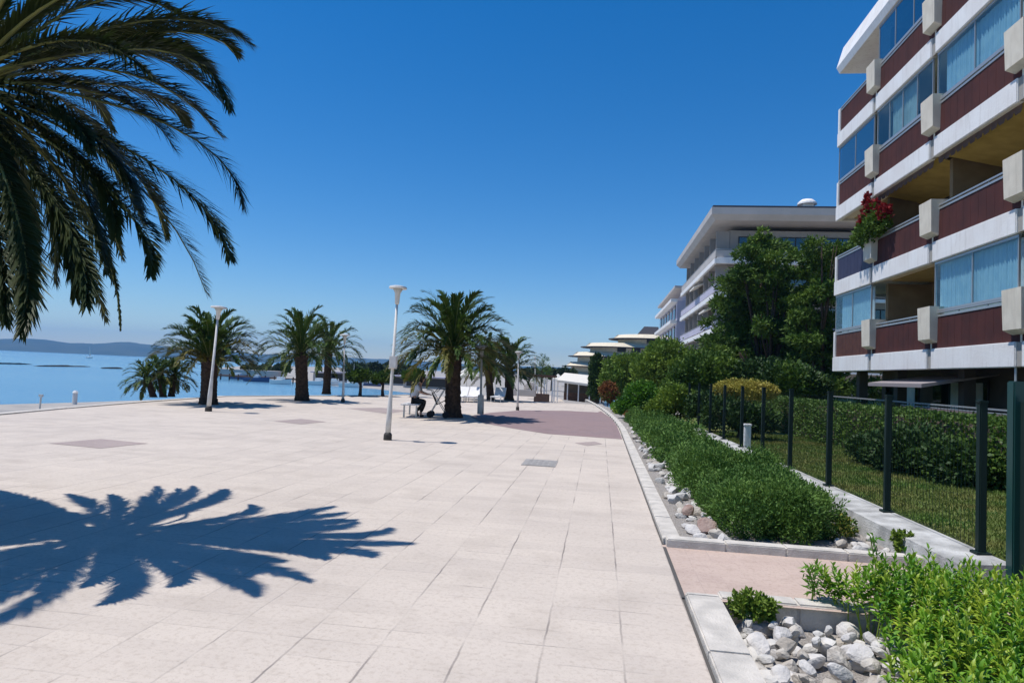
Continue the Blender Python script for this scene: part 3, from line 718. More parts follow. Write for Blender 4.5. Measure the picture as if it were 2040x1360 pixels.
# satellite dome + stair box
c = aty(1608, 430, 55); mb = MB(); mb.box(c.x-.4, c.x+.4, 54.7, 55.5, 15.72, 16.3); mb.tube([(c.x, 55.1, 16.3), (c.x, 55.1, 16.45), (c.x, 55.1, 16.7), (c.x, 55.1, 16.8)], [.75, .72, .45, .08], 16)
mb.build('roof_vent', 'white', bB)
for k, z in enumerate([11.35, 8.5, 5.65, 2.8]):
    mb = MB(); mb.box(x0-.2, x0+.895, y0+.1, y1, z, z+.22); mb.box(x0+.895, 27.5, y0+.1, y0+.895, z+.001, z+.22); mb.build('balcony_slab', 'greyb', bB)
    mb = MB(); mb.bev(x0-.42, x0-.22, y0-.15, y1+.2, z-.10, z+.34, .02); mb.bev(x0-.215, 27.5, y0-.15, y0+.05, z-.10, z+.42, .02); mb.build('white_band', 'white', bB)
    mb = MB(); mb.box(x0-.34, x0-.30, y0-.05, y1, z+.45, z+1.0); mb.box(x0-.30, 27.5, y0-.05, y0-.01, z+.45, z+1.0); mb.build('balcony_panel', 'lilac' if k else 'greyb', bB)
    mb = MB(); mb.tube([(x0-.32, y0-.04, z+1.08), (x0-.32, y1, z+1.08)], .03, 6); mb.tube([(x0-.32, y0-.04, z+1.08), (27.5, y0-.04, z+1.08)], .03, 6); mb.build('handrail', 'steel', bB)
    for i in range(7):
        ya = y0+1.3+i*3.1
        w = MB(); w.box(x0+.85, x0+.897, ya, ya+2.3, z+.3, z+2.35); wo = w.build('window', 'darkframe', bB)
        w = MB(); w.box(x0+.83, x0+.847, ya+.08, ya+1.1, z+.38, z+2.25); w.box(x0+.83, x0+.847, ya+1.2, ya+2.22, z+.38, z+2.25); w.build('pane', 'glassdark', wo)
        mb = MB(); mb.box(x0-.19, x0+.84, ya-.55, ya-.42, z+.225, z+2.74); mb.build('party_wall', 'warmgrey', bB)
    for i in range(5):
        xa = x0+1.6+i*3.3
        w = MB(); w.box(xa, xa+2.4, y0+.85, y0+.897, z+.3, z+2.35); wo = w.build('window', 'darkframe', bB)
        w = MB(); w.box(xa+.08, xa+1.15, y0+.83, y0+.847, z+.38, z+2.25); w.box(xa+1.25, xa+2.32, y0+.83, y0+.847, z+.38, z+2.25); w.build('pane', 'glassdark', wo)
    if k in (1, 2):
        aw = MB(); ya = 62.5 if k == 1 else 56
        aw.add([(x0+.8, ya, z+2.6), (x0+.8, ya+3, z+2.6), (x0-.9, ya+3, z+1.95), (x0-.9, ya, z+1.95), (x0+.8, ya, z+2.55), (x0+.8, ya+3, z+2.55), (x0-.9, ya+3, z+1.8), (x0-.9, ya, z+1.8)], [(0, 1, 2, 3), (7, 6, 5, 4), (2, 6, 7, 3), (0, 3, 7, 4), (1, 5, 6, 2)])
        aw.build('awning', 'whiteawn', bB)

# ================================================================== THIRD, LILAC BUILDING
bC = empty('apartment_building', (14, 95, -.8), 'distant lilac grey apartment block between the terraced building and the pale block', 'building')
mb = MB(); mb.box(9.3, 22, 84, 108, -.9, 11.6); mb.box(10.5, 22, 84.5, 107, 11.6, 13.2); mb.build('wall', 'lilac', bC)
for z in (11.6, 8.9, 6.2, 3.5):
    mb = MB(); mb.box(8.5, 9.298, 83.8, 108.2, z-.15, z+.25); mb.build('white_band', 'white', bC)
    for i in range(6):
        w = MB(); w.box(9.24, 9.297, 85.5+i*3.8, 87.6+i*3.8, z-2.3, z-.4); wo = w.build('window', 'darkframe', bC)
        w = MB(); w.box(9.22, 9.238, 85.6+i*3.8, 87.5+i*3.8, z-2.2, z-.5); w.build('pane', 'glassdark', wo)
    w = MB(); w.box(11, 13, 83.93, 83.997, z-2.2, z-.5); w.build('window', 'darkframe', bC)
mb = MB(); mb.box(8.9, 22.3, 83.7, 108.3, 13.201, 13.5); mb.build('roof', 'greyb', bC)

# ================================================================== TERRACED BUILDING
bD = empty('terraced_building', (6, 140, -.8), 'cream stepped building with curved terraces and dark slabs at the end of the promenade', 'building')
def arc(xa, xb, ya, yb, z0, z1, m, name, par, n=14, slope=0):
    # terrace block with a rounded nose at its left end
    mb = MB(); pts = []
    r = (yb-ya)/2
    for i in range(n+1):
        a = math.pi*(.5+i/n); pts.append((xa+r+r*math.cos(a), (ya+yb)/2-r*math.sin(a)*-1 if False else (ya+yb)/2+r*math.sin(a)))
    pts = [(xb, yb)]+pts+[(xb, ya)]; k = len(pts)
    mb.v = [(x, y, z0) for x, y in pts]+[(x+(slope if x < xb-1 else 0), y+slope*(1 if y < (ya+yb)/2 else -1), z1) for x, y in pts]
    mb.f = [(i, (i+1) % k, k+(i+1) % k, k+i) for i in range(k)]+[tuple(range(k)), tuple(range(k, 2*k))[::-1]]; mb.m = [0]*len(mb.f)
    return mb.build(name, m, par)
lv = [(-8.5, -.9, 2.6), (-7.6, 2.6, 4.7), (-6.3, 4.7, 6.9), (-3.6, 6.9, 9.0), (2.4, 9.0, 11.0)]
for k, (xa, z0, z1) in enumerate(lv):
    arc(xa+1.2, 24, 139.2, 152, z0, z1-1.12, 'cream' if k else 'darkwall', 'wall', bD)
    arc(xa, 24.2, 138, 152.5, z1-.945, z1-.05, 'cream', 'parapet', bD, slope=1.1)  # parapet faces leaned back so that they catch the sun
    arc(xa-.9, 24.3, 137.3, 152.8, z1-1.10, z1-.95, 'slabdark', 'slab_edge', bD)
    for i in range(6):
        xw = xa+7+i*3
        if xw < 22: w = MB(); w.box(xw, xw+1.8, 139.1, 139.19, z0+.1, z1-1.0); w.build('window', 'darkframe', bD)
mb = MB(); mb.add([(7.6, 141, 11.1), (12, 141, 11.1), (12, 147, 11.1), (7.6, 147, 11.1), (9, 142, 12.8), (12, 142, 12.8), (12, 146, 12.8), (9, 146, 12.8)], [(0, 1, 5, 4), (1, 2, 6, 5), (2, 3, 7, 6), (3, 0, 4, 7), (4, 5, 6, 7)])
mb.build('roof_house', 'slabdark', bD)

# ================================================================== BEACH RESTAURANT PAVILION
g0 = gz(0, 60)
pv = empty('pavilion', (-2.2, 62, g0), 'low beach restaurant with cream awning and dark open inside at the end of the path', 'pavilion')
mb = MB(); mb.box(-3.4, .3, 63.8, 67, g0, 1.25); mb.build('wall', 'darkwall', pv)
mb = MB(); mb.add([(-3.9, 59.8, .95), (.3, 59.8, .62), (.4, 66.8, 1.5), (-3.6, 66.8, 1.75), (-3.9, 59.8, 1.15), (.3, 59.8, .82), (.4, 66.8, 1.62), (-3.6, 66.8, 1.87)], [(3, 2, 1, 0), (4, 5, 6, 7), (0, 1, 5, 4), (1, 2, 6, 5), (2, 3, 7, 6), (3, 0, 4, 7)])
mb.build('awning', 'whiteawn', pv)
for x in (-3.8, -2.9, -1.9, -.9, .1):
    mb = MB(); mb.box(x-.05, x+.05, 60, 60.1, g0, .98-(x+3.9)*.079-.005); mb.build('post', 'white', pv)
mb = MB(); mb.box(-3.3, 0, 61.5, 61.7, g0, g0+.8); mb.build('counter', 'brown', pv)
g0 = gz(0, 58)
pv = empty('pergola', (-4.8, 57, g0), 'small brown timber pergola left of the cream restaurant awning', 'pergola')
for x in (-5.5, -4.7, -4.0):
    for y in (56, 58.5): mb = MB(); mb.box(x-.05, x+.05, y-.05, y+.05, g0, 1.35); mb.build('post', 'white', pv)
mb = MB(); mb.box(-5.7, -3.8, 55.8, 55.9, 1.352, 1.47); mb.box(-5.7, -3.8, 58.4, 58.5, 1.352, 1.47)
for i in range(9): mb.box(-5.65+i*.22, -5.58+i*.22, 55.6, 58.9, 1.472, 1.56)
mb.build('roof', 'brown', pv)
mb = MB(); mb.bev(-5.5, -4.2, 55.3, 55.7, g0, g0+.75, .05); mb.build('bench_box', 'brown', pv)
# ================================================================== FOREGROUND PALM
base = atd(-150, 900, 6.0); base.z = 0
C0 = atd(-75, 165, 6.0)
np_ = empty('palm_tree', (base.x, base.y, 0), 'nearest palm, its dark drooping fronds filling the upper left corner of the photo', 'palm tree')
palm_trunk((base.x, base.y, 0), (C0.x, C0.y, C0.z-.1), .21, np_, 3, 1.15, 24, 60)
fr = [  # tip px,py,distance ; middle px,py,distance
 (500, 88, 6.2, 285, 42, 6.1), (470, 108, 6.7, 300, 66, 6.3), (456, 214, 5.7, 300, 98, 5.9), (440, 190, 6.3, 280, 92, 6.3), (374, 246, 7.3, 245, 172, 6.7), (486, 410, 6.0, 330, 246, 6.0), (458, 512, 5.5, 290, 318, 5.8),
 (410, 582, 6.4, 255, 350, 6.2), (300, 545, 5.0, 200, 360, 5.4), (240, 655, 7.0, 160, 400, 6.6), (172, 606, 4.7, 100, 390, 5.2), (150, 590, 5.2, 85, 370, 5.5), (45, 660, 4.3, 30, 420, 4.9), (10, 640, 4.6, -15, 400, 5.1),
 (75, 500, 7.6, 30, 330, 6.9), (330, 470, 7.4, 215, 290, 6.8), (230, 470, 5.2, 150, 300, 5.6), (128, 5, 6.9, 60, 60, 6.5), (200, -20, 5.5, 80, 20, 5.7), (-80, 620, 4.5, -85, 400, 5.0), (110, 560, 6.6, 70, 340, 6.4), (300, 150, 5.0, 130, 80, 5.5), (420, 140, 6.9, 250, 80, 6.4), (350, 300, 6.2, 210, 190, 6.1), (280, 420, 5.8, 180, 270, 5.9), (180, 300, 5.0, 90, 200, 5.5), (210, 540, 5.9, 130, 320, 6.0), (60, 610, 5.6, 20, 360, 5.8)]
rs = np.random.RandomState(11)
for k, (px, py, d, mx, my, md) in enumerate(fr):
    tip = np.array(atd(px, py, d)); mid = np.array(atd(mx, my, md)); c = np.array(C0)+rs.normal(size=3)*.06
    ctl = 2*mid-.5*(c+tip)
    thin = k == 9
    V, F, mi = frond_geo([c, ctl, tip], 235, .10 if thin else .31, .017, rs, rr=.017, ang=.52 if not thin else .3, drop=.10, t0=.12, vee=rs.uniform(.0, .45))
    quad_clean('frond', V, F, ['frondnear', 'rachis'], mi, np_)
# the rest of the crown: up, left, behind and towards the camera
c = np.array(C0); i = 0
for el in (78, 62, 48, 34, 20, 6, -8, -24, -38):
    n = 4 if el > 60 else 6 if el > 40 else 9
    for q in range(n):
        az = 2*math.pi*(q+.37*(i % 3))/n+rs.normal()*.12; i += 1
        e = R(el)+rs.normal()*.06; hz = np.array([math.cos(az), math.sin(az), 0])
        side = hz@np.array(Rv)
        if side > .35 and el < 30: continue           # that side is built above
        L = rs.uniform(2.35, 2.75)
        s = c+hz*.1; p1 = s+(hz*math.cos(e)+np.array([0, 0, math.sin(e)]))*L*.6+np.array([0, 0, .25])
        tip = s+hz*L*(.30+.62*math.cos(e))+np.array([0, 0, L*(math.sin(e)*.8-.38*math.cos(e))])
        V, F, mi = frond_geo([s, p1, tip], 170, .32, .018, rs, rr=.017, ang=.52, drop=.10, t0=.12, vee=rs.uniform(.0, .4))
        quad_clean('frond', V, F, ['frondnear', 'rachis'], mi, np_)

# ================================================================== PLAZA PALMS
def pbase(px, py): return tuple(atg(px, py))
def top(px, py, b): p = aty(px, py, b[1]); return (p.x, p.y, p.z)
b = pbase(415, 805); palm(b, top(418, 712, b), 1.95, 84, 'bushy palm with yellowing lower fronds, left of all the palms standing on the plaza', r=.26, seed=21, emax=74, emin=4, droop=.8)
b = pbase(602, 798); palm(b, top(600, 700, b), 2.1, 60, 'dark loose palm with tapering thick trunk, second from left on the plaza', r=.25, seed=22, lowold=False)
b = pbase(650, 785); palm(b, top(655, 700, b), 2.2, 50, 'slender dark palm directly behind the second plaza palm, right beside a lamp post', r=.19, seed=23, droop=1.25, lowold=False)
b = pbase(902, 831); palm(b, top(903, 694, b), 2.3, 105, 'biggest full palm on the plaza, standing beside the seated person', r=.255, seed=24, droop=1.05)
b = pbase(1014, 797); palm(b, top(1014, 735, b), 2.3, 60, 'shorter dark palm half hidden behind the biggest plaza palm', r=.24, seed=25)
b = pbase(978, 797); palm(b, top(972, 730, b), 2.2, 56, 'dark palm whose crown merges into the right side of the biggest plaza palm', r=.2, seed=26)

def ell(px, py, Y, rx, rz, ry=None):
    p = aty(px, py, Y); s = (p.y*math.cos(PSI)-p.x*math.sin(PSI))/FOC
    return (p.x, p.y, p.z, rx*s, (ry if ry else rx)*s, rz*s)
# three small trees at the beach edge
for k, (px, py, tx, ty, lab, lean) in enumerate([(306, 791, 292, 748, 'leftmost of three little palms at the beach edge', -.15), (325, 791, 318, 738, 'middle of three little palms at the beach edge', -.02), (341, 790, 348, 742, 'rightmost of three little palms at the beach edge, nearest the bushy palm', .1)]):
    b = pbase(px, py); t_ = top(tx, ty+2, b)
    palm(b, t_, .95, 34, lab, r=.115, seed=30+k, npair=22, LL=.26, lw=.045, emin=-20, emax=70, droop=1.1, group='three little palms at the beach edge')
# small dark trees of the waterfront
for k, (px, py, tx, ty, w, lab) in enumerate([(717, 789, 716, 748, 25, 'small dark round tree on the waterfront just right of the third lamp post'), (762, 789, 760, 750, 22, 'small dark round tree on the waterfront just left of the nearest lamp post'), (820, 790, 822, 748, 22, 'small dark tree behind the seated person on the waterfront'), (1078, 786, 1080, 716, 15, 'dark lone tree with small rounded top left of the pergola')]):
    b = pbase(px, py); Y = b[1]
    lob = [ell(tx, ty, Y, w, 9), ell(tx-8, ty+5, Y, w*.6, 8), ell(tx+9, ty-5, Y, w*.6, 7)]
    if k == 3: lob = [ell(tx, ty, Y, 14, 12), ell(tx+3, ty+22, Y, 19, 15), ell(tx-3, ty+40, Y, 16, 14)]
    tree('small_tree', b, lob, 2600, .13, .035, ['tree', 'cypress'], lab, 'tree', r0=.09, seed=40+k, gap=.4)
# far shore trees
rr = random.Random(8); names = ['flat topped', 'rounded', 'pale', 'leaning', 'broad', 'narrow', 'bushy', 'dense', 'low']
for k, (px, w, h, Y) in enumerate([(700, 16, 12, 104), (722, 20, 14, 112), (748, 18, 15, 100), (772, 20, 14, 108), (795, 20, 15, 104), (560, 18, 11, 116), (528, 16, 10, 120), (500, 18, 10, 122), (1055, 22, 12, 98), (1100, 22, 12, 100), (1128, 18, 13, 96)]):
    d = ray(px, 745); g = -.8; b = aty(px, 745, Y); z0 = -.8
    py = 733 if px < 900 else 742
    lob = [ell(px, py, Y, w*.8, h*.7), ell(px-w*.5, py+4, Y, w*.6, h*.6), ell(px+w*.5, py+3, Y, w*.6, h*.6)]
    where = 'between palms on the far shore' if k < 2 else 'on the far shore'
    tree('shore_tree', (b.x, b.y, z0), lob, 900, .45, .16, 'fardark', ['tree farthest left of the green row on the far shore, right of the slender palm', 'second tree of the green row on the far shore', 'third tree of the green row on the far shore', 'fourth tree of the green row, left of the nearest lamp post', 'tree of the far shore row directly behind the nearest lamp post', 'low tree on the far shore left of the second plaza palm trunk', 'low tree behind the boats between the two leftmost palms', 'leftmost low tree of the far shore, above the jetty', 'low broad tree behind the lamp posts right of the palms', 'low tree just behind the pergola', 'low tree left of the cream terraced building'][k], 'tree', 'trees along the far shore', r0=.16, seed=50+k, gap=.2)

# ================================================================== GREENERY ON THE RIGHT
def T(name, px, py, Y, lobes, n, L, w, mats, label, cat='tree', r0=.15, seed=1, **k):
    d = ray(px, py); b = aty(px, py, Y); z = .0 if Y < 40 else -.8
    lob = [ell(a, c, Y+dy, rx, rz, ry) for a, c, dy, rx, rz, ry in lobes]
    return tree(name, (b.x, Y, z), lob, n, L, w, mats, label, cat, None, r0, seed, **k)
def layered(x0f, x1f, ys, seed, Yc, dyr=2.2):
    rr_ = random.Random(seed); out = []
    for y in ys:
        xa, xb = x0f(y), x1f(y); x = xa+22; row = int(rr_.random()*9)
        while x < xb-8:
            rx = rr_.uniform(24, 40); out.append((x+rr_.uniform(-6, 6), y+rr_.uniform(-11, 11)+abs(x-(xa+xb)/2)*.05, rr_.uniform(-dyr, dyr), rx, rx*rr_.uniform(.30, .52), rx*1.1))
            x += rx*rr_.uniform(.85, 1.35)
    return out
def interp(tab): return lambda y: float(np.interp(y, [t[0] for t in tab], [t[1] for t in tab]))
LA = layered(interp([(470, 1500), (500, 1478), (540, 1462), (575, 1430), (610, 1440), (650, 1408), (700, 1400), (770, 1400)]), interp([(470, 1545), (500, 1580), (560, 1610), (640, 1625), (770, 1620)]), range(486, 775, 27), 5, 36)
LA += [(1540, 600, 1, 60, 60, 50), (1530, 690, 1, 95, 70, 60), (1470, 640, 1, 40, 40, 40), (1520, 468, 0, 15, 14, 15), (1512, 482, 0, 20, 12, 20)]
T('dark_tree', 1530, 800, 36, LA, 70000, .22, .042, ['tree', 'tree2'], 'tall dark green tree in front of the pale block, its pointed top below the roof', r0=.28, seed=61, gap=.65, rough=.3, shell=.35, wf=1.6, up=.15, per=14)
LB = layered(interp([(480, 1625), (520, 1600), (560, 1590), (770, 1570)]), interp([(480, 1700), (520, 1690), (600, 1680), (770, 1676)]), range(496, 775, 27), 6, 33, 1.6)
LB += [(1640, 590, 1, 45, 60, 40), (1630, 690, 1, 50, 70, 50), (1735, 775, -.2, 60, 22, 40), (1690, 480, .3, 16, 9, 16)]
T('dark_tree', 1640, 800, 33, LB, 42000, .20, .038, ['tree', 'tree2'], 'dark green tree pressed against the far end of the white balconied block', r0=.22, seed=62, gap=.65, rough=.3, shell=.35, wf=1.6, up=.15, per=14)
T('cypress', 1188, 800, 50, [(1188, 728, 0, 12, 22, None), (1188, 755, 0, 15, 28, None), (1187, 780, 0, 14, 16, None)], 5000, .22, .05, 'cypress', 'narrow dark cypress where the green border meets the pavilion', 'cypress', r0=.12, seed=63, gap=.1, up=1.2)
T('tree', 1245, 800, 46, [(1245, 745, 0, 42, 35, None), (1222, 765, 0, 30, 28, None), (1270, 735, 1, 35, 30, None)], 12000, .20, .06, ['tree2', 'tree'], 'rounded mid green tree right of the narrow cypress', r0=.15, seed=64, gap=.4)
T('tree', 1330, 800, 40, [(1330, 720, 0, 46, 40, None), (1300, 745, 0, 40, 40, None), (1360, 740, 0, 50, 45, None), (1315, 700, 1, 26, 24, None)], 17000, .19, .055, ['tree2', 'tree'], 'bushy green tree below the lilac block', r0=.16, seed=65, gap=.45)
T('tree', 1400, 805, 30, [(1395, 745, 0, 52, 40, None), (1360, 770, 0, 40, 30, None), (1425, 740, 1, 44, 36, None), (1400, 790, 0, 50, 26, None)], 18000, .16, .045, ['tree', 'tree2'], 'dark bushy tree left of the golden yellow shrub', r0=.14, seed=66, gap=.45)
T('tree', 1560, 800, 29, [(1565, 760, 0, 60, 34, None), (1610, 775, .5, 44, 30, None), (1520, 745, 1, 50, 30, None)], 14000, .16, .045, ['cypress', 'tree'], 'very dark low tree behind the golden yellow shrub', r0=.14, seed=67, gap=.3)
T('bush', 1210, 800, 40, [(1212, 780, 0, 18, 18, None), (1222, 792, 0, 15, 12, None)], 4000, .13, .04, ['rust', 'tree2'], 'rust brown bush at the path end before the cypress', 'bush', r0=.04, seed=68, gap=.4)
T('bush', 1278, 820, 27, [(1280, 790, 0, 34, 28, None), (1250, 808, 0, 24, 18, None), (1300, 805, 0, 25, 20, None)], 9000, .10, .032, ['bright', 'tree2'], 'bright light green round bush beside the path', 'bush', r0=.04, seed=69, gap=.25)
T('bush', 1345, 825, 23, [(1345, 800, 0, 34, 30, None), (1310, 818, 0, 24, 20, None), (1378, 805, 0, 26, 26, None)], 9000, .09, .03, ['tree2', 'tree'], 'dark green bush between the bright bush and the fence', 'bush', r0=.04, seed=70, gap=.3)
T('bush', 1262, 838, 25.5, [(1268, 830, 0, 14, 9, None), (1255, 826, 0, 10, 7, None)], 2200, .07, .02, ['rust', 'bright'], 'small reddish orange shrub at the far end of the low hedge', 'bush', r0=.02, seed=71, gap=.2)
T('bush', 1240, 822, 30, [(1240, 815, 0, 20, 10, None), (1226, 810, 1, 10, 8, None)], 2500, .08, .026, ['bright', 'lime2'], 'small yellow green shrub touching the far end of the kerb', 'bush', r0=.02, seed=72, gap=.2)
# golden clipped shrub on stems
Y = 22.0; b = aty(1485, 840, Y); rt = empty('topiary', (b.x, Y, .05), 'golden yellow clipped shrub with flat dome on dark stems behind the fence', 'shrub')
rs_ = random.Random(2)
lob = [ell(1485, 777, Y, 58, 15, 40), ell(1452, 779, Y, 26, 12, 26), ell(1520, 779, Y, 27, 12, 26)]
limbs((b.x, Y, .05), lob, .09, rs_, parent=rt); crown('crown', lob, 16000, .06, .022, 'gold', rt, seed=73, gap=.0, rough=.04, shell=.1, up=.3)
# dark plants under the shrub
T('bush', 1470, 860, 19, [(1450, 825, 0, 44, 30, None), (1500, 835, 0, 46, 26, None), (1408, 815, 2, 36, 30, None)], 12000, .10, .03, ['cypress', 'tree'], 'dark bush directly below the golden yellow shrub', 'bush', r0=.04, seed=74, gap=.2)

# ---- clipped hedge behind the lawn
def hedgebox(name, pts, w, h, z0, n, L, wl, mats, label, seed, r=.12):
    rs = np.random.RandomState(seed); pts = [np.array(p, float) for p in pts]; seg = [np.linalg.norm(b-a) for a, b in zip(pts[:-1], pts[1:])]
    rt = empty(name, (pts[0][0], pts[0][1], z0), label, 'hedge'); Ps = []; As = []
    for a, b, s in zip(pts[:-1], pts[1:], seg):
        k = int(n*s/sum(seg)); u = rs.rand(k); t = (b-a)/s; nn = np.array([-t[1], t[0]]); 
        f = rs.rand(k); q = rs.uniform(-1, 1, k); v = rs.rand(k)
        top_ = f < .42; off = np.where(top_, q, np.sign(q))*w/2; zz = np.where(top_, 1, v)*h
        cx = a+(b-a)*u[:, None]+nn*off[:, None]
        P = np.column_stack([cx, zz+z0]); O = np.column_stack([nn*np.where(top_, 0, np.sign(q))[:, None], np.where(top_, 1, 0)])
        P += sines(P, rs, 3)[:, None]*.03*O+rs.normal(size=P.shape)*.03
        Ps.append(P); As.append(O)
    P = np.concatenate(Ps); O = np.concatenate(As); m = len(P)
    A = unit(O*.6+rs.normal(size=(m, 3))*.6+np.array([0, 0, .3])); W = unit(np.cross(A, rs.normal(size=(m, 3)))); Ls = L*rs.uniform(.6, 1.3, m)
    V, F = diamonds(P, A, W, Ls, Ls*wl/L); nmesh('foliage', V, F, mats, (rs.rand(m) > .7).astype(int), rt)
    mb = MB()
    for a, b in zip(pts[:-1], pts[1:]):
        t = unit(b-a); nn = np.array([-t[1], t[0]])*(w/2-.05)
        mb.add([(*(a-nn), z0), (*(a+nn), z0), (*(b+nn), z0), (*(b-nn), z0), (*(a-nn), z0+h-.05), (*(a+nn), z0+h-.05), (*(b+nn), z0+h-.05), (*(b-nn), z0+h-.05)], [(4, 5, 6, 7), (0, 1, 5, 4), (1, 2, 6, 5), (2, 3, 7, 6), (3, 0, 4, 7)])
    mb.build('branches', 'soil', rt)
hedgebox('hedge', [(7.15, 8), (7.0, 13), (6.7, 17), (6.5, 22), (6.3, 26)], 1.0, 1.06, .05, 60000, .055, .028, ['hedge', 'tree'], 'long clipped green hedge along the far side of the lawn', 81)
def shrub(name, lobes, n, L, w, mats, label, seed, r0=.02, base=None, **k):
    b = base or (lobes[0][0], lobes[0][1], .0); rt = empty(name, b, label, 'shrub'); limbs(b, lobes, r0, random.Random(seed), parent=rt, name='stems'); crown('foliage', lobes, n, L, w, mats, rt, seed=seed, **k); return rt
shrub('shrub', [(5.9, 13.4, .45, .75, .8, .42), (6.2, 12.2, .40, .6, .8, .36), (5.7, 14.4, .35, .5, .6, .32)], 14000, .08, .028, ['cypress', 'tree'], 'dark sprawling shrub on the lawn in front of the clipped hedge', 82, base=(5.9, 13.3, .05), gap=.2)
shrub('shrub', [(6.3, 8.9, .5, .6, .9, .45)], 9000, .08, .028, ['cypress', 'tree'], 'dark shrub at the right edge behind the last fence posts', 83, base=(6.3, 8.9, .05), gap=.2)

# ---- low dark green hedge (rosemary) in the planting bed
rt = empty('hedge', (1.95, 7.3, -.02), 'low dark green bushy hedge growing between the rock strip and the fence plinth', 'hedge')
lob = []; rr = random.Random(9)
def hx(y): return 2.0-.012*(y-7.2), .70
y = 7.62
while y < 25.5:
    cx, hw = hx(y); sp = .66 if y < 14 else .9
    for sx in (-.33, .02, .36):
        r_ = rr.uniform(.30, .44); lob.append((cx+sx*1.0+rr.uniform(-.08, .08), y+rr.uniform(-.15, .2), rr.uniform(.02, .14)+(.06 if y < 11 else 0), r_, r_*1.15, r_*rr.uniform(.75, 1.0)*(1.18 if y < 11 else 1)))
    y += sp*.8
near = [q for q in lob if q[1] < 11.5]; farr = [q for q in lob if q[1] >= 11.5]
V1, F1, P1 = cloud(near, 210000, .042, .0085, seed=91, per=14, rough=.26, shell=.16, gap=.30, up=.6, wf=5, zmin=-.05)
V2, F2, P2_ = cloud(farr, 80000, .060, .017, seed=92, per=10, rough=.12, shell=.12, gap=.15, up=.55, wf=5, zmin=-.05)
nmesh('foliage', np.concatenate([V1, V2]), np.concatenate([F1, F2+len(V1)]), 'rosemary', None, rt)

# ---- lime green shrub in the lower right corner, leaves in rosettes on stems
rt = empty('shrub', (2.4, 4.3, -.17), 'bright lime green leafy shrub filling the lower right corner', 'shrub')
rs = np.random.RandomState(14); Vs = []; Fs = []; MI = []; off = 0; st = MB()
N = 1250
for i in range(N):
    u, v = rs.rand(2); X = 1.50+u*1.9; Y = 3.0+v*2.25
    if X < 1.80+.16*math.sin(Y*3.1)+max(0, (3.6-Y))*.10: continue
    edge = min((X-1.45)/.45, 1)*min((5.4-Y)/.45, 1); h = (.24+.10*math.sin(X*2.3+Y*1.7)+rs.uniform(-.10, .07))*max(.25, edge**.5)+.06
    if rs.rand() < .02: h += rs.uniform(.03, .14)
    lean = np.array([(-.12 if X < 1.9 else 0)+rs.normal()*.05, rs.normal()*.06+( .05 if Y > 4.9 else 0), 0]); b = np.array([X, Y, -.17]); t = b+np.array([0, 0, h+.17])+lean
    if i % 2 == 0: st.tube([tuple(b), tuple((b+t)/2+rs.normal(size=3)*.01), tuple(t)], [.0045, .0038, .002], 4)
    nl = 17; ts = np.linspace(.55, 1, nl); P = b+(t-b)*ts[:, None]; az = np.arange(nl)*2.4+rs.rand()*6; el = R(10)+ts**4*R(60)+rs.normal(size=nl)*.15
    A = np.stack([np.cos(az)*np.cos(el), np.sin(az)*np.cos(el), np.sin(el)], 1); S = unit(np.cross(A, [0, 0, 1.0])); Nn = np.cross(S, A)
    L = (.068+.026*rs.rand(nl))*rs.uniform(.75, 1.15)*(1.05-.40*ts**4); W = L*.17
    a = P; m1 = P+A*(L*.35)[:, None]+Nn*(L*.03)[:, None]; m2 = P+A*(L*.7)[:, None]; tp = P+A*L[:, None]-Nn*(L*.12)[:, None]; fold = Nn*(W*.45)[:, None]
    Sw = S*W[:, None]; VV = np.stack([a, m1+Sw+fold, m1, m1-Sw+fold, m2+Sw*.8+fold*.8, m2, m2-Sw*.8+fold*.8, tp], 1).reshape(-1, 3)
    q = np.arange(nl)*8+off
    F = np.concatenate([np.stack([q, q+2, q+1, q+1], 1), np.stack([q, q+3, q+2, q+2], 1), np.stack([q+1, q+2, q+5, q+4], 1), np.stack([q+2, q+3, q+6, q+5], 1), np.stack([q+4, q+5, q+7, q+7], 1), np.stack([q+5, q+6, q+7, q+7], 1)])
    Vs.append(VV); Fs.append(F); MI.append(np.full(len(F), 1 if (rs.rand() < .35 or h > .5) else 0)); off += nl*8
quad_clean('foliage', np.concatenate(Vs), np.concatenate(Fs), ['lime', 'lime2'], np.concatenate(MI), rt)
st.build('stems', 'lime2', rt)
# tall thin weed stems before the path
for k, (x, y, h, lab) in enumerate([(2.05, 5.20, .52, 'tallest thin upright green weed stem rising before the pink path'), (1.62, 5.22, .24, 'short thin weed stem at the left side of the lime shrub')]):
    rt = empty('weed', (x, y, -.1), lab, 'plant'); mb = MB()
    mb.tube([(x, y, -.1), (x+.02, y, h*.5), (x-.03, y, h)], [.008, .006, .003], 6); mb.build('stem', 'lime2', rt)
    P = np.array([[x+.02-.03*u+rs.normal()*.015, y+rs.normal()*.015, .05+(h-.02)*u] for u in rs.rand(90)])
    A = unit(rs.normal(size=(90, 3))+[0, 0, .4]); W = unit(np.cross(A, rs.normal(size=(90, 3)))); V, F = diamonds(P, A, W, rs.uniform(.04, .08, 90), np.full(90, .009)); nmesh('leaves', V, F, 'lime', None, rt)
shrub('shrub', [(1.12, 4.93, .02, .14, .10, .09), (1.22, 4.95, .00, .10, .08, .07)], 1500, .035, .010, ['tree2', 'tree'], 'small dark green plant at the corner of the kerbs above the white stones', 95, r0=.006, base=(1.14, 4.95, -.15), gap=.2, wf=12)
shrub('shrub', [(3.02, 7.0, .12, .09, .09, .10)], 700, .035, .012, ['tree2', 'bright'], 'little green tuft on the plinth near the tallest weed stem', 96, r0=.005, base=(3.02, 7.0, .0), gap=.1, wf=12)
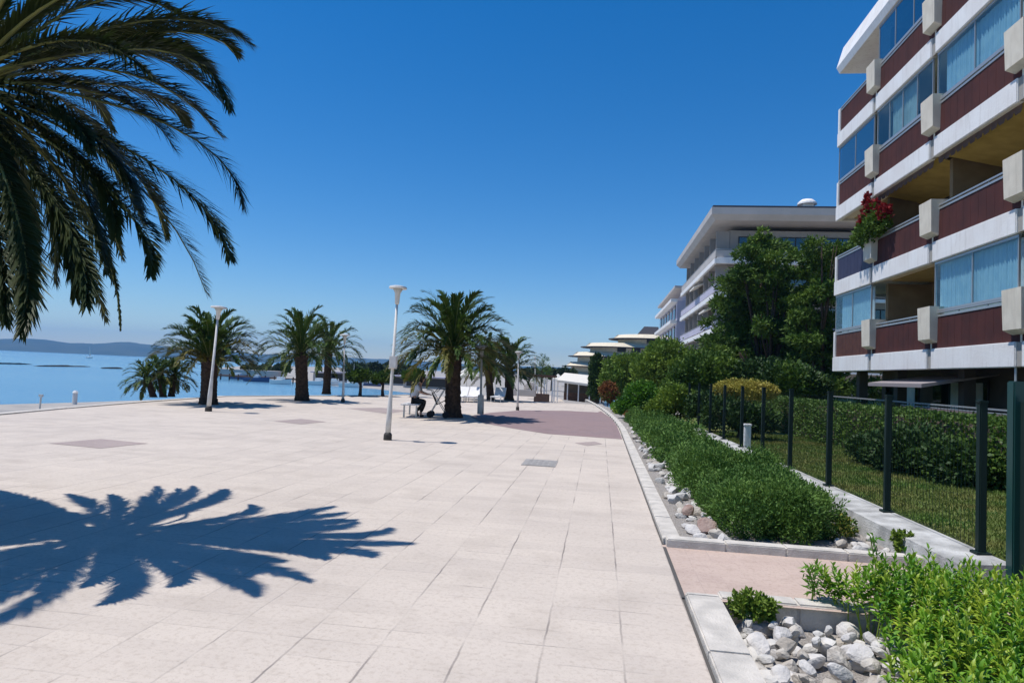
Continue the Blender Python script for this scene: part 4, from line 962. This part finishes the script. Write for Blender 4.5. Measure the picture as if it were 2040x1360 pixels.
shrub('shrub', [(2.66, 7.5, .12, .10, .12, .10)], 700, .04, .008, ['gold', 'tree'], 'dry brownish tuft where the low hedge ends beside the plinth', 97, r0=.005, base=(2.66, 7.5, -.02), gap=.1, wf=12)
# red flowers on the balcony
rt = empty('geranium', (8.35, 21.7, 6.5), 'red flowering plant spilling over the balcony corner under the third floor band', 'plant')
lob = [(8.30, 21.7, 7.2, .24, .4, .30), (8.32, 21.1, 6.95, .22, .5, .22), (8.35, 22.3, 6.95, .2, .4, .3), (8.28, 22.0, 7.65, .12, .16, .2)]
limbs((8.35, 21.7, 6.6), lob, .03, random.Random(5), parent=rt, name='stems')
crown('petals', lob, 2600, .09, .045, 'red', rt, seed=98, gap=.6, wf=4); 
crown('leaves', [(8.35, 22.2, 6.6, .3, .9, .35), (8.35, 21.3, 6.75, .3, .6, .3), (8.3, 21.7, 7.1, .25, .4, .3)], 2800, .10, .04, 'tree', rt, seed=99, gap=.3, wf=4)
# ================================================================== STONES
def rockmesh(seed, jag=.22):
    rs = np.random.RandomState(seed); bm = bmesh.new(); bmesh.ops.create_icosphere(bm, subdivisions=2, radius=1)
    d = rs.normal(size=(5, 3)); ph = rs.rand(5)*6; pl = unit(rs.normal(size=(12, 3))); h = rs.uniform(.5, .85, 12)
    for v in bm.verts:
        p = np.array(v.co); 
        for n, q in zip(pl, h):
            e = p@n-q
            if e > 0: p = p-n*e*.85
        p = p*(1+jag*.25*np.sin(p@d.T*1.6+ph).sum()/3); v.co = p*np.array([1, .8, .62])
    me = bpy.data.meshes.new('stone'); bm.to_mesh(me); bm.free(); me.polygons.foreach_set('use_smooth', [True]*len(me.polygons))
    try: me.set_sharp_from_angle(angle=R(26))
    except Exception: pass
    return me
rmesh = []
for k in range(9):
    me = rockmesh(100+k); me.materials.append(stones[k % 3]); rmesh.append(me)
rr = random.Random(12)
def place_stone(x, y, z, s, label, group, k=None, mat_=None):
    o = link('stone', rmesh[rr.randrange(9) if k is None else k], None, (x, y, z)); o.scale = (s*rr.uniform(.8, 1.25), s*rr.uniform(.8, 1.2), s*rr.uniform(.8, 1.2))
    o.rotation_euler = (rr.uniform(-.5, .5), rr.uniform(-.5, .5), rr.uniform(0, 6.28)); tag(o, label, 'stone', group)
    if mat_:
        o.data = o.data.copy(); o.data.materials[0] = M_[mat_]
    return o
def scatter(n, fx_, sz, zf, label, group, tries=9000, ov=.72):
    got = []
    for _ in range(tries):
        if len(got) >= n: break
        x, y = fx_(); s = sz(); ok = all((x-a)**2+(y-b)**2 > ((s+c)*ov)**2 for a, b, c in got)
        if ok: got.append((x, y, s)); place_stone(x, y, zf(x, y)+s*.42, s, label, group)
    return got
# near bed: two layers
scatter(108, lambda: (rr.uniform(1.0, 2.1), rr.uniform(3.1, 5.02)), lambda: rr.choice([.045, .06, .07, .08, .10, .115]), lambda x, y: -.175, 'pale rounded stone in the bed beside the lime green shrub', 'pale stones in the bed nearest the camera', ov=.52)
scatter(60, lambda: (rr.uniform(1.05, 1.9), rr.uniform(3.2, 4.95)), lambda: rr.choice([.05, .06, .075, .085]), lambda x, y: -.10, 'pale rounded stone lying on top of the others beside the lime green shrub', 'upper pale stones in the bed nearest the camera', ov=.85)
# far strip
def strip():
    y = 6.9+15*rr.random()**1.6; return kx(y)+.44+rr.uniform(-.13, .26), y
scatter(104, strip, lambda: rr.choice([.06, .08, .09, .11, .13]), lambda x, y: -.05, 'pale rough stone in the strip between the long kerb and the low hedge', 'stones along the long kerb', ov=.62)
place_stone(1.18, 7.35, .05, .15, 'large brown reddish stone at the near end of the stone strip', None, 2, 'brownstone')
place_stone(1.10, 8.15, .04, .13, 'second brownish stone along the long kerb', None, 4, 'brownstone')
scatter(26, lambda: (rr.uniform(2.5, 2.97), rr.uniform(6.8, 8.6)), lambda: rr.choice([.05, .065, .09]), lambda x, y: -.03, 'small pale stone between the low hedge and the fence plinth', 'small stones beside the fence plinth')

# ================================================================== FENCE
fe = empty('fence', (fx(14), 14, .2), 'dark green wire mesh garden fence standing on the concrete plinth', 'fence')
yp = [6.36, 8.15, 9.95, 11.7, 13.4, 15.1, 16.9, 18.7, 20.5, 22.3, 24.1]
for i, y in enumerate(yp):
    mb = MB(); x = fx(y); mb.bev(x-.032, x+.032, y-.035, y+.035, .19, 1.52, .008); mb.box(x-.06, x+.06, y-.06, y+.06, .19, .215); mb.bev(x-.04, x+.04, y-.043, y+.043, 1.52, 1.545, .008); mb.build('post', 'fence', fe)
for a, b in zip(yp[:-1], yp[1:]):
    mb = MB(); t = .0012
    n = int((b-a)/(.06 if a < 12 else .12))
    for i in range(1, n): y = a+(b-a)*i/n; x = fx(y); mb.box(x-t, x+t, y-t, y+t, .24, 1.47)
    m = 7
    for i in range(m):
        z = .24+1.23*i/(m-1); w = .003 if i in (0, m-1) else .0012
        mb.add([(fx(a)-w, a, z-w), (fx(a)+w, a, z-w), (fx(b)+w, b, z-w), (fx(b)-w, b, z-w), (fx(a)-w, a, z+w), (fx(a)+w, a, z+w), (fx(b)+w, b, z+w), (fx(b)-w, b, z+w)], [(3, 2, 1, 0), (4, 5, 6, 7), (0, 1, 5, 4), (2, 3, 7, 6)])
    mb.build('mesh_panel', 'fence', fe)
# gate
ga = empty('gate', (3.42, 5.9, 0), 'teal green metal garden gate with thick post at the right edge', 'gate')
mb = MB(); mb.bev(3.385, 3.485, 5.90, 6.00, -.02, 1.72, .010); mb.build('post', 'gate', ga)
mb = MB(); mb.bev(3.37, 3.52, 4.72, 4.87, -.02, 1.72, .012); mb.build('post', 'gate', ga)
lf = MB(); lf.box(3.42, 3.46, 4.90, 5.83, .08, .13); lf.box(3.42, 3.46, 4.90, 5.83, 1.55, 1.60); lf.box(3.42, 3.46, 4.90, 4.94, .13, 1.55); lf.box(3.42, 3.46, 5.79, 5.87, .13, 1.55)
for i in range(7): y = 5.02+i*.11; lf.box(3.432, 3.448, y-.008, y+.008, .13, 1.55)
lo = lf.build('gate_leaf', 'fence', ga)
mb = MB(); mb.box(3.38, 3.42, 5.66, 5.74, .85, 1.02); mb.tube([(3.40, 5.70, .98), (3.36, 5.70, .98), (3.36, 5.60, .98)], .009, 6); mb.build('handle', 'steel', lo)
# bollard by the fence
p = atz(1488, 893, .1); mb = MB(); mb.bev(p.x-.07, p.x+.07, p.y-.07, p.y+.07, .0, .62, .012); mb.bev(p.x-.085, p.x+.085, p.y-.085, p.y+.085, .62, .67, .012)
tag(mb.build('bollard', 'white'), 'white square concrete bollard between the fence posts and the low hedge', 'bollard')

# ================================================================== LAMP POSTS
def lamp(px, py, tx, ty, label, hd=.36, r=.042, box=False, foot=True, thick=None):
    b = atg(px, py); t = aty(tx, ty, b.y); rt = empty('lamp_post', b, label, 'lamp post', 'white lamp posts on the plaza')
    h = t.z-b.z; ax = (t-b)/h
    P = lambda z: tuple(b+ax*z)
    mb = MB(); r1 = thick or r*1.6
    mb.tube([P(.13), P(.5), P(.55), P(1.0 if not thick else .78), P(1.02 if not thick else .80), P(h-.35)], [r1, r1, r1*.97, r1*.9 if thick else r*1.1, r, r*.72], 14); mb.build('pole', 'lamp', rt, smooth=True)
    if foot:
        mb = MB(); mb.tube([P(-.02), P(.12), P(.16)], [r1*1.55, r1*1.5, r1*1.1], 14); mb.build('foot', 'lampbase', rt)
    # head: a cone shaped bowl under a flat round disc
    mb = MB(); mb.tube([P(h-.36), P(h-.33), P(h-.12), P(h-.02)], [r, r*1.3, hd*.30, hd*.55], 18); mb.build('bowl', 'cloth_w', rt, smooth=True)
    mb = MB(); mb.tube([P(h-.015), P(h+.0), P(h+.035), P(h+.055)], [hd*.97, hd, hd*.94, hd*.5], 20); mb.build('disc', 'lamp', rt)
    if box:
        c = b+ax*box; mb = MB(); mb.bev(c.x-.03, c.x+.13, c.y-.18, c.y-.07, c.z-.13, c.z+.13, .01)
        mb.box(c.x-.07, c.x+.07, c.y-.085, c.y+.07, c.z-.15, c.z-.125); mb.build('junction_box', 'lamp', rt)
    return rt
lamp(772, 876, 793, 574, 'nearest white lamp post with a small box halfway up, standing left of the biggest palm', hd=.20, r=.038, box=1.72)
lamp(415, 819, 436, 613, 'white lamp post leaning in front of the leftmost bushy palm', hd=.24)
lamp(683, 801, 687, 668, 'thin white lamp post right of the slender palm near the water', hd=.22, r=.035)
lamp(957, 832, 960, 690, 'white lamp post with stout grey lower column right of the biggest palm trunk', hd=.24, thick=.115, foot=False)
lamp(1031, 817, 1033, 702, 'thin white lamp post right of the dark palms', hd=.18, r=.03)
lamp(1066, 790, 1066, 712, 'farthest thin lamp post beside the lone dark tree', hd=.16, r=.035)
p = atz(149, 797, -.6); mb = MB(); mb.tube([(p.x, p.y, -1.1), (p.x, p.y, -.25)], [.10, .10], 10); mb.tube([(p.x, p.y, -.25), (p.x, p.y, -.15)], [.13, .06], 10)
tag(mb.build('beach_post', 'white'), 'short white post standing at the water edge of the beach', 'post')
p = atz(78, 822, -.4); mb = MB(); mb.tube([(p.x, p.y, -.6), (p.x+.02, p.y, .12)], [.03, .025], 8); mb.box(p.x-.05, p.x+.09, p.y-.02, p.y+.02, .12, .2)
tag(mb.build('beach_marker', 'lamp'), 'thin pale marker stick at the left of the beach', 'post')

# ================================================================== PARASOLS, WHITE SHAPES BEYOND THE PALMS
for k, (px, py, tx, ty, w, lab) in enumerate([(928, 792, 931, 731, .85, 'white parasol just right of the biggest palm trunk'), (990, 790, 983, 733, .8, 'white parasol leaning behind the dark palm trunks'), (969, 792, 966, 731, .45, 'narrow half closed white parasol between the lamp column and the palm trunk'), (1110, 788, 1112, 744, .7, 'cream parasol in front of the pergola')]):
    b = atg(px, py); t = aty(tx, ty, b.y); rt = empty('parasol', b, lab, 'parasol', 'parasols of the beach bar')
    mb = MB(); mb.tube([tuple(b), tuple(t)], .03, 8); mb.build('pole', 'lamp', rt)
    mb = MB(); n = 8; v = [tuple(t)]+[(t.x+math.cos(2*math.pi*i/n)*w, t.y+math.sin(2*math.pi*i/n)*w, t.z-.62) for i in range(n)]+[(t.x+math.cos(2*math.pi*i/n)*w*.99, t.y+math.sin(2*math.pi*i/n)*w*.99, t.z-.84) for i in range(n)]
    mb.add(v, [(0, 1+i, 1+(i+1) % n) for i in range(n)]+[(1+i, 9+i, 9+(i+1) % n, 1+(i+1) % n) for i in range(n)]); mb.build('canopy', 'cloth_w', rt)
# low pale wall and round openwork ball
a = atg(962, 797); c = atg(1092, 797); mb = MB(); mb.bev(a.x, c.x, (a.y+c.y)/2, (a.y+c.y)/2+.5, gz(0, a.y)-.1, gz(0, a.y)+.38, .04)
tag(mb.build('low_wall', 'greyb'), 'low pale wall running behind the farther palm trunks', 'wall')
p = atg(1053, 795); bm = bmesh.new(); bmesh.ops.create_icosphere(bm, subdivisions=3, radius=.62); me = bpy.data.meshes.new('lattice_ball'); bm.to_mesh(me); bm.free(); me.materials.append(M_['greyb'])
o = link('lattice_ball', me, None, (p.x, p.y+1.2, p.z+1.02)); md = o.modifiers.new('wire', 'WIREFRAME'); md.thickness = .05; tag(o, 'round pale openwork ball rising behind the low pale wall', 'sculpture')
# loungers stacked on the beach
for k, (px, lab) in enumerate([(915, 'white sun lounger just right of the biggest palm trunk'), (940, 'white sun lounger below the first white parasol'), (992, 'white sun lounger right of the stout lamp column')]):
    b = atg(px, 800); rt = empty('sun_lounger', b, lab, 'sun lounger', 'white loungers beyond the palms')
    mb = MB(); mb.box(b.x-.3, b.x+.3, b.y-.9, b.y+.5, b.z+.26, b.z+.31); mb.build('seat', 'white', rt)
    mb = MB(); mb.add([(b.x-.3, b.y+.5, b.z+.27), (b.x+.3, b.y+.5, b.z+.27), (b.x+.3, b.y+1.0, b.z+.72), (b.x-.3, b.y+1.0, b.z+.72), (b.x-.3, b.y+.47, b.z+.31), (b.x+.3, b.y+.47, b.z+.31), (b.x+.3, b.y+.97, b.z+.76), (b.x-.3, b.y+.97, b.z+.76)], [(0, 1, 2, 3), (7, 6, 5, 4), (0, 4, 5, 1), (2, 6, 7, 3), (1, 5, 6, 2), (0, 3, 7, 4)]); mb.build('backrest', 'white', rt)
    for dx in (-.26, .26):
        for dy in (-.8, .4): mb = MB(); mb.box(b.x+dx-.02, b.x+dx+.02, b.y+dy-.02, b.y+dy+.02, b.z, b.z+.258); mb.build('leg', 'white', rt)

# ================================================================== MARINA
for k, (px, py, L, hull, mast, lab) in enumerate([(512, 757, 3.4, 'boatb', 0, 'dark blue boat moored at the jetty left of the second palm'), (560, 762, 2.6, 'boatw', 1, 'small white sailing boat left of the second palm trunk'), (636, 764, 2.8, 'boatw', 0, 'white boat between the second and the slender palm trunks'), (668, 765, 2.2, 'boatw', 0, 'small white boat right of the slender palm trunk'), (700, 768, 3.0, 'boatw', 1, 'white boat with a mast right of the thin lamp post'), (740, 768, 2.6, 'boatb', 0, 'blue boat between the two small round waterfront trees'), (475, 752, 2.4, 'boatb', 0, 'small dark boat at the left end of the jetty')]):
    p = atz(px, py+3, -1.0); p.y -= 0; rt = empty('boat', (p.x, p.y, -1.0), lab, 'boat', 'boats moored in the bay')
    mb = MB(); S = []; N = 8
    for i in range(N+1):
        u = i/N; w = L*.17*math.sin(math.pi*min(1, .28+u*.72))**.7 if u < 1 else .01; w = max(w, .02); zt = -.52+.18*u*u; x = p.x-L/2+L*u
        S.append([(x, p.y-w, zt), (x-.08*u, p.y-w*.6, -1.15), (x-.08*u, p.y+w*.6, -1.15), (x, p.y+w, zt)])
    mb.v = [q for r in S for q in r]
    for i in range(N):
        for j in range(3): mb.f.append((i*4+j, i*4+4+j, i*4+5+j, i*4+1+j)); mb.m.append(0)
        mb.f.append((i*4, i*4+3, i*4+7, i*4+4)); mb.m.append(0)
    mb.f += [(0, 1, 2, 3), (N*4+3, N*4+2, N*4+1, N*4)]; mb.m += [0, 0]
    mb.build('hull', hull, rt)
    mb = MB(); mb.bev(p.x-.5, p.x+.35, p.y-.28, p.y+.28, -.54, -.12, .05); mb.build('cabin', 'boatw', rt)
    if mast: mb = MB(); mb.tube([(p.x+.2, p.y, -.5), (p.x+.2, p.y, 2.6)], [.035, .02], 6); mb.build('mast', 'lamp', rt)
# far sailing yacht
p = atz(178, 706, -1) if False else aty(178, 703, 330); rt = empty('sailing_boat', (p.x, p.y, -1), 'tiny white sailing boat far out in front of the hills', 'boat')
mb = MB(); mb.add([(p.x-2.2, p.y, -.2), (p.x, p.y-.8, -.25), (p.x+2.6, p.y, -.1), (p.x, p.y+.8, -.25), (p.x-1.9, p.y, -1.2), (p.x, p.y-.5, -1.2), (p.x+2, p.y, -1.2), (p.x, p.y+.5, -1.2)], [(0, 1, 2, 3), (0, 4, 5, 1), (1, 5, 6, 2), (2, 6, 7, 3), (3, 7, 4, 0)]); mb.build('hull', 'boatw', rt)
mb = MB(); mb.tube([(p.x, p.y, -.3), (p.x, p.y, 5.6)], .07, 6); mb.build('mast', 'boatw', rt)
mb = MB(); mb.add([(p.x+.1, p.y, .4), (p.x+.1, p.y, 5.3), (p.x+.9, p.y+.25, .5), (p.x+.1, p.y+.03, .4), (p.x+.1, p.y+.03, 5.3), (p.x+.9, p.y+.28, .5)], [(0, 2, 1), (3, 4, 5), (0, 1, 4, 3), (1, 2, 5, 4)]); mb.build('sail', 'cloth_w', rt)
# jetty
a = atz(438, 749, -.6); c = atz(600, 758, -.6); rt = empty('jetty', (a.x, a.y, -1), 'dark timber jetty on posts across the bay behind the leftmost palms', 'jetty')
def slab(mb, a, c, w, z0, z1):
    d = (c-a); d.z = 0; d.normalize(); n = Vector((-d.y, d.x, 0))*w/2
    q = [a-n, a+n, c+n, c-n]; mb.add([(v.x, v.y, z0) for v in q]+[(v.x, v.y, z1) for v in q], [(0, 1, 2, 3), (4, 5, 6, 7), (0, 1, 5, 4), (1, 2, 6, 5), (2, 3, 7, 6), (3, 0, 4, 7)])
mb = MB(); slab(mb, a, c, 1.4, -.55, -.38); mb.build('deck', 'brown', rt)
for i in range(9): q = a.lerp(c, (i+.3)/9); mb = MB(); mb.tube([(q.x, q.y-.4, -1.6), (q.x, q.y-.4, -.2)], .09, 8); mb.build('post', 'brown', rt)
a = atz(425, 741, -.4); c = atz(560, 747, -.4); mb = MB(); slab(mb, a, c, 3, -1.3, .2)
tag(mb.build('breakwater', 'greyb'), 'long low pale harbour wall beyond the jetty', 'wall')
for k, (px, w, h, lab) in enumerate([(690, 5, 1.3, 'low pale beach hut on the far shore right of the slender palm'), (735, 4, 1.1, 'low pale beach hut between the small round trees'), (790, 5, 1.2, 'low pale beach hut behind the nearest lamp post'), (650, 4, 1.2, 'low pale beach hut behind the slender palm trunk'), (850, 6, 1.3, 'low pale beach hut behind the seated person')]):
    p = aty(px, 760, 88 if k != 4 else 80); rt = empty('beach_hut', (p.x, p.y, -.8), lab, 'hut', 'low huts on the far shore')
    mb = MB(); mb.box(p.x-w/2, p.x+w/2, p.y, p.y+3, -.95, -.8+h); mb.build('wall', 'greyb', rt)
    mb = MB(); mb.box(p.x-w/2-.3, p.x+w/2+.3, p.y-.4, p.y+3.2, -.8+h+.002, -.8+h+.14); mb.build('roof', 'lilac', rt)
    mb = MB(); mb.box(p.x-w/2+.4, p.x+w/2-.4, p.y-.04, p.y-.003, -.6, -.9+h); mb.build('shutter', 'darkframe', rt)

# ================================================================== PERSON, BENCH, PUSHCHAIR
pb = atz(822, 829); O = Vector((pb.x, pb.y, 0)); rz = PSI
def L2W(p): return O+Vector((p[0]*math.cos(rz)-p[1]*math.sin(rz), p[0]*math.sin(rz)+p[1]*math.cos(rz), p[2]))
def skin(name, pts, edges, rad, m, parent, root=0, sub=1):
    me = bpy.data.meshes.new(name); o3 = wloc(parent) if parent else O
    me.from_pydata([tuple(L2W(p)-o3) for p in pts], edges, []); me.materials.append(M_[m]); o = link(name, me, parent, None if parent else O)
    md = o.modifiers.new('skin', 'SKIN'); md.use_smooth_shade = True
    for i, r in enumerate(rad):
        me.skin_vertices[0].data[i].radius = (r, r) if not isinstance(r, tuple) else r; me.skin_vertices[0].data[i].use_root = i == root
    s = o.modifiers.new('sub', 'SUBSURF'); s.levels = sub; s.render_levels = sub; return o
pts = [(0, 0, .55), (.03, 0, .72), (.11, 0, .93), (.17, 0, 1.05), (.21, 0, 1.13), (.27, 0, 1.23), (.29, 0, 1.31)]; ed = [(0, 1), (1, 2), (2, 3), (3, 4), (4, 5), (5, 6)]; rad = [.13, .12, .13, .09, .05, .088, .07]
for s in (-1, 1):
    b = len(pts)
    pts += [(.14, s*.17, 1.02), (.24, s*.22, .82), (.44, s*.15, .76), (.50, s*.13, .755)]; rad += [.055, .042, .030, .026]; ed += [(3, b), (b, b+1), (b+1, b+2), (b+2, b+3)]
    for f in range(4):
        c = len(pts); yy = s*(.13+(f-1.5)*.018); pts += [(.545, yy, .755), (.575+.006*(f % 2), yy, .74), (.59, yy, .72)]; rad += [.0095, .009, .008]; ed += [(b+3, c), (c, c+1), (c+1, c+2)]
    c = len(pts); pts += [(.51, s*.095, .75), (.54, s*.085, .735)]; rad += [.0105, .009]; ed += [(b+3, c), (c, c+1)]
    b = len(pts)
    if s < 0: pts += [(.05, -.09, .52), (.42, -.13, .53), (.26, -.12, .10), (.36, -.12, .045)]
    else: pts += [(.05, .09, .52), (.40, .13, .52), (.10, .14, .16), (.16, .14, .06)]
    rad += [.095, .062, .045, .038]; ed += [(0, b), (b, b+1), (b+1, b+2), (b+2, b+3)]
pe = skin('person', pts, ed, rad, 'skin', None); tag(pe, 'person in light grey shirt and black trousers leaning forward on a bench', 'person')
skin('shirt', [(0, 0, .56), (.03, 0, .72), (.11, 0, .93), (.16, 0, 1.05), (.14, -.17, 1.02), (.23, -.215, .84), (.14, .17, 1.02), (.23, .215, .84)], [(0, 1), (1, 2), (2, 3), (3, 4), (4, 5), (3, 6), (6, 7)], [.155, .145, .155, .10, .075, .06, .075, .06], 'shirt', pe)
skin('trousers', [(.0, 0, .53), (.05, -.09, .52), (.42, -.13, .53), (.27, -.12, .14), (.05, .09, .52), (.40, .13, .52), (.11, .14, .18)], [(0, 1), (1, 2), (2, 3), (0, 4), (4, 5), (5, 6)], [.135, .11, .08, .062, .11, .08, .062], 'trousers', pe)
skin('hair', [(.245, 0, 1.25), (.265, 0, 1.335), (.21, 0, 1.20)], [(0, 1), (0, 2)], [.095, .075, .07], 'hair', pe)
skin('shoe', [(.24, -.12, .05), (.40, -.12, .04)], [(0, 1)], [.05, .042], 'black', pe, sub=1); skin('shoe', [(.06, .14, .07), (.20, .14, .045)], [(0, 1)], [.05, .042], 'black', pe, sub=1)
def lbox(mb, x0, x1, y0, y1, z0, z1):
    v = [L2W(p) for p in [(x0, y0, z0), (x1, y0, z0), (x1, y1, z0), (x0, y1, z0), (x0, y0, z1), (x1, y0, z1), (x1, y1, z1), (x0, y1, z1)]]
    mb.add(v, [(3, 2, 1, 0), (4, 5, 6, 7), (0, 1, 5, 4), (1, 2, 6, 5), (2, 3, 7, 6), (3, 0, 4, 7)])
be = empty('bench', L2W((0, 0, 0)), 'low pale bench carrying the leaning person next to the biggest palm trunk', 'bench')
mb = MB()
for i in range(5): lbox(mb, -.30+i*.115, -.20+i*.115, -.75, .75, .40, .43)
mb.build('seat', 'white', be)
for x, y in ((-.2, -.6), (.2, -.6), (-.2, .6), (.2, .6)): mb = MB(); lbox(mb, x-.025, x+.025, y-.025, y+.025, 0, .398); mb.build('leg', 'steel', be)
pc = empty('pushchair', L2W((.78, 0, 0)), 'pushchair with dark seat between the seated person and the palm trunk', 'pushchair')
def tb(mb, P, r, n=6): mb.tube([tuple(L2W(p)) for p in P], r, n)
mb = MB()
for y in (-.2, .2): tb(mb, [(.45, y, .92), (.60, y, .90), (1.10, y, .16)], .013); tb(mb, [(.60, y, .14), (.78, y, .50), (1.02, y, .95)], .013)
tb(mb, [(.45, -.2, .92), (.45, .2, .92)], .016); tb(mb, [(.70, -.2, .35), (.70, .2, .35)], .012); tb(mb, [(1.02, -.2, .95), (1.02, .2, .95)], .012)
mb.build('frame', 'steel', pc)
mb = MB(); v = [L2W(p) for p in [(.62, -.19, .80), (.62, .19, .80), (.80, .19, .42), (.80, -.19, .42), (1.06, .19, .56), (1.06, -.19, .56)]]; w = [q+Vector((0, 0, .03)) for q in v]
mb.add(v+w, [(0, 1, 2, 3), (3, 2, 4, 5), (6, 9, 8, 7), (9, 11, 10, 8), (0, 6, 7, 1), (5, 4, 10, 11), (0, 3, 9, 6), (3, 5, 11, 9), (1, 7, 8, 2), (2, 8, 10, 4)]); mb.build('seat', 'black', pc)
mb = MB(); tb(mb, [(.78, -.2, .84), (.92, -.2, .98), (1.10, -.2, .94)], .012); v = [L2W(p) for p in [(.66, -.2, .80), (.66, .2, .80), (.84, .2, 1.0), (.84, -.2, 1.0), (1.14, .2, .93), (1.14, -.2, .93)]]; mb.add(v, [(0, 1, 2, 3), (3, 2, 4, 5)]); mb.build('hood', 'black', pc)
for x, y in ((.60, -.22), (.60, .22), (1.12, -.22), (1.12, .22)):
    mb = MB(); c = L2W((x, y, .11)); ax = Vector((-math.sin(rz), math.cos(rz), 0)); q = [c-ax*.02, c+ax*.02]; mb.tube([tuple(q[0]), tuple(q[1])], .11, 16); mb.build('wheel', 'black', pc)

# ================================================================== AIR
mb = MB(); mb.box(-4600, 2600, -60, 4700, -4.5, 190)
hz = bpy.data.materials.new('haze air'); hz.use_nodes = True; t = hz.node_tree; t.nodes.remove(t.nodes['Principled BSDF'])
pv_ = t.nodes.new('ShaderNodeVolumePrincipled'); pv_.inputs['Color'].default_value = (.22, .52, 1.0, 1); pv_.inputs['Density'].default_value = .00020; pv_.inputs['Anisotropy'].default_value = .1
t.links.new(pv_.outputs[0], t.nodes['Material Output'].inputs['Volume'])
HAZE = True
if HAZE:
    M_['haze'] = hz; o = mb.build('haze', 'haze'); o['kind'] = 'stuff'; tag(o, 'thin blue air haze over the bay', 'haze')
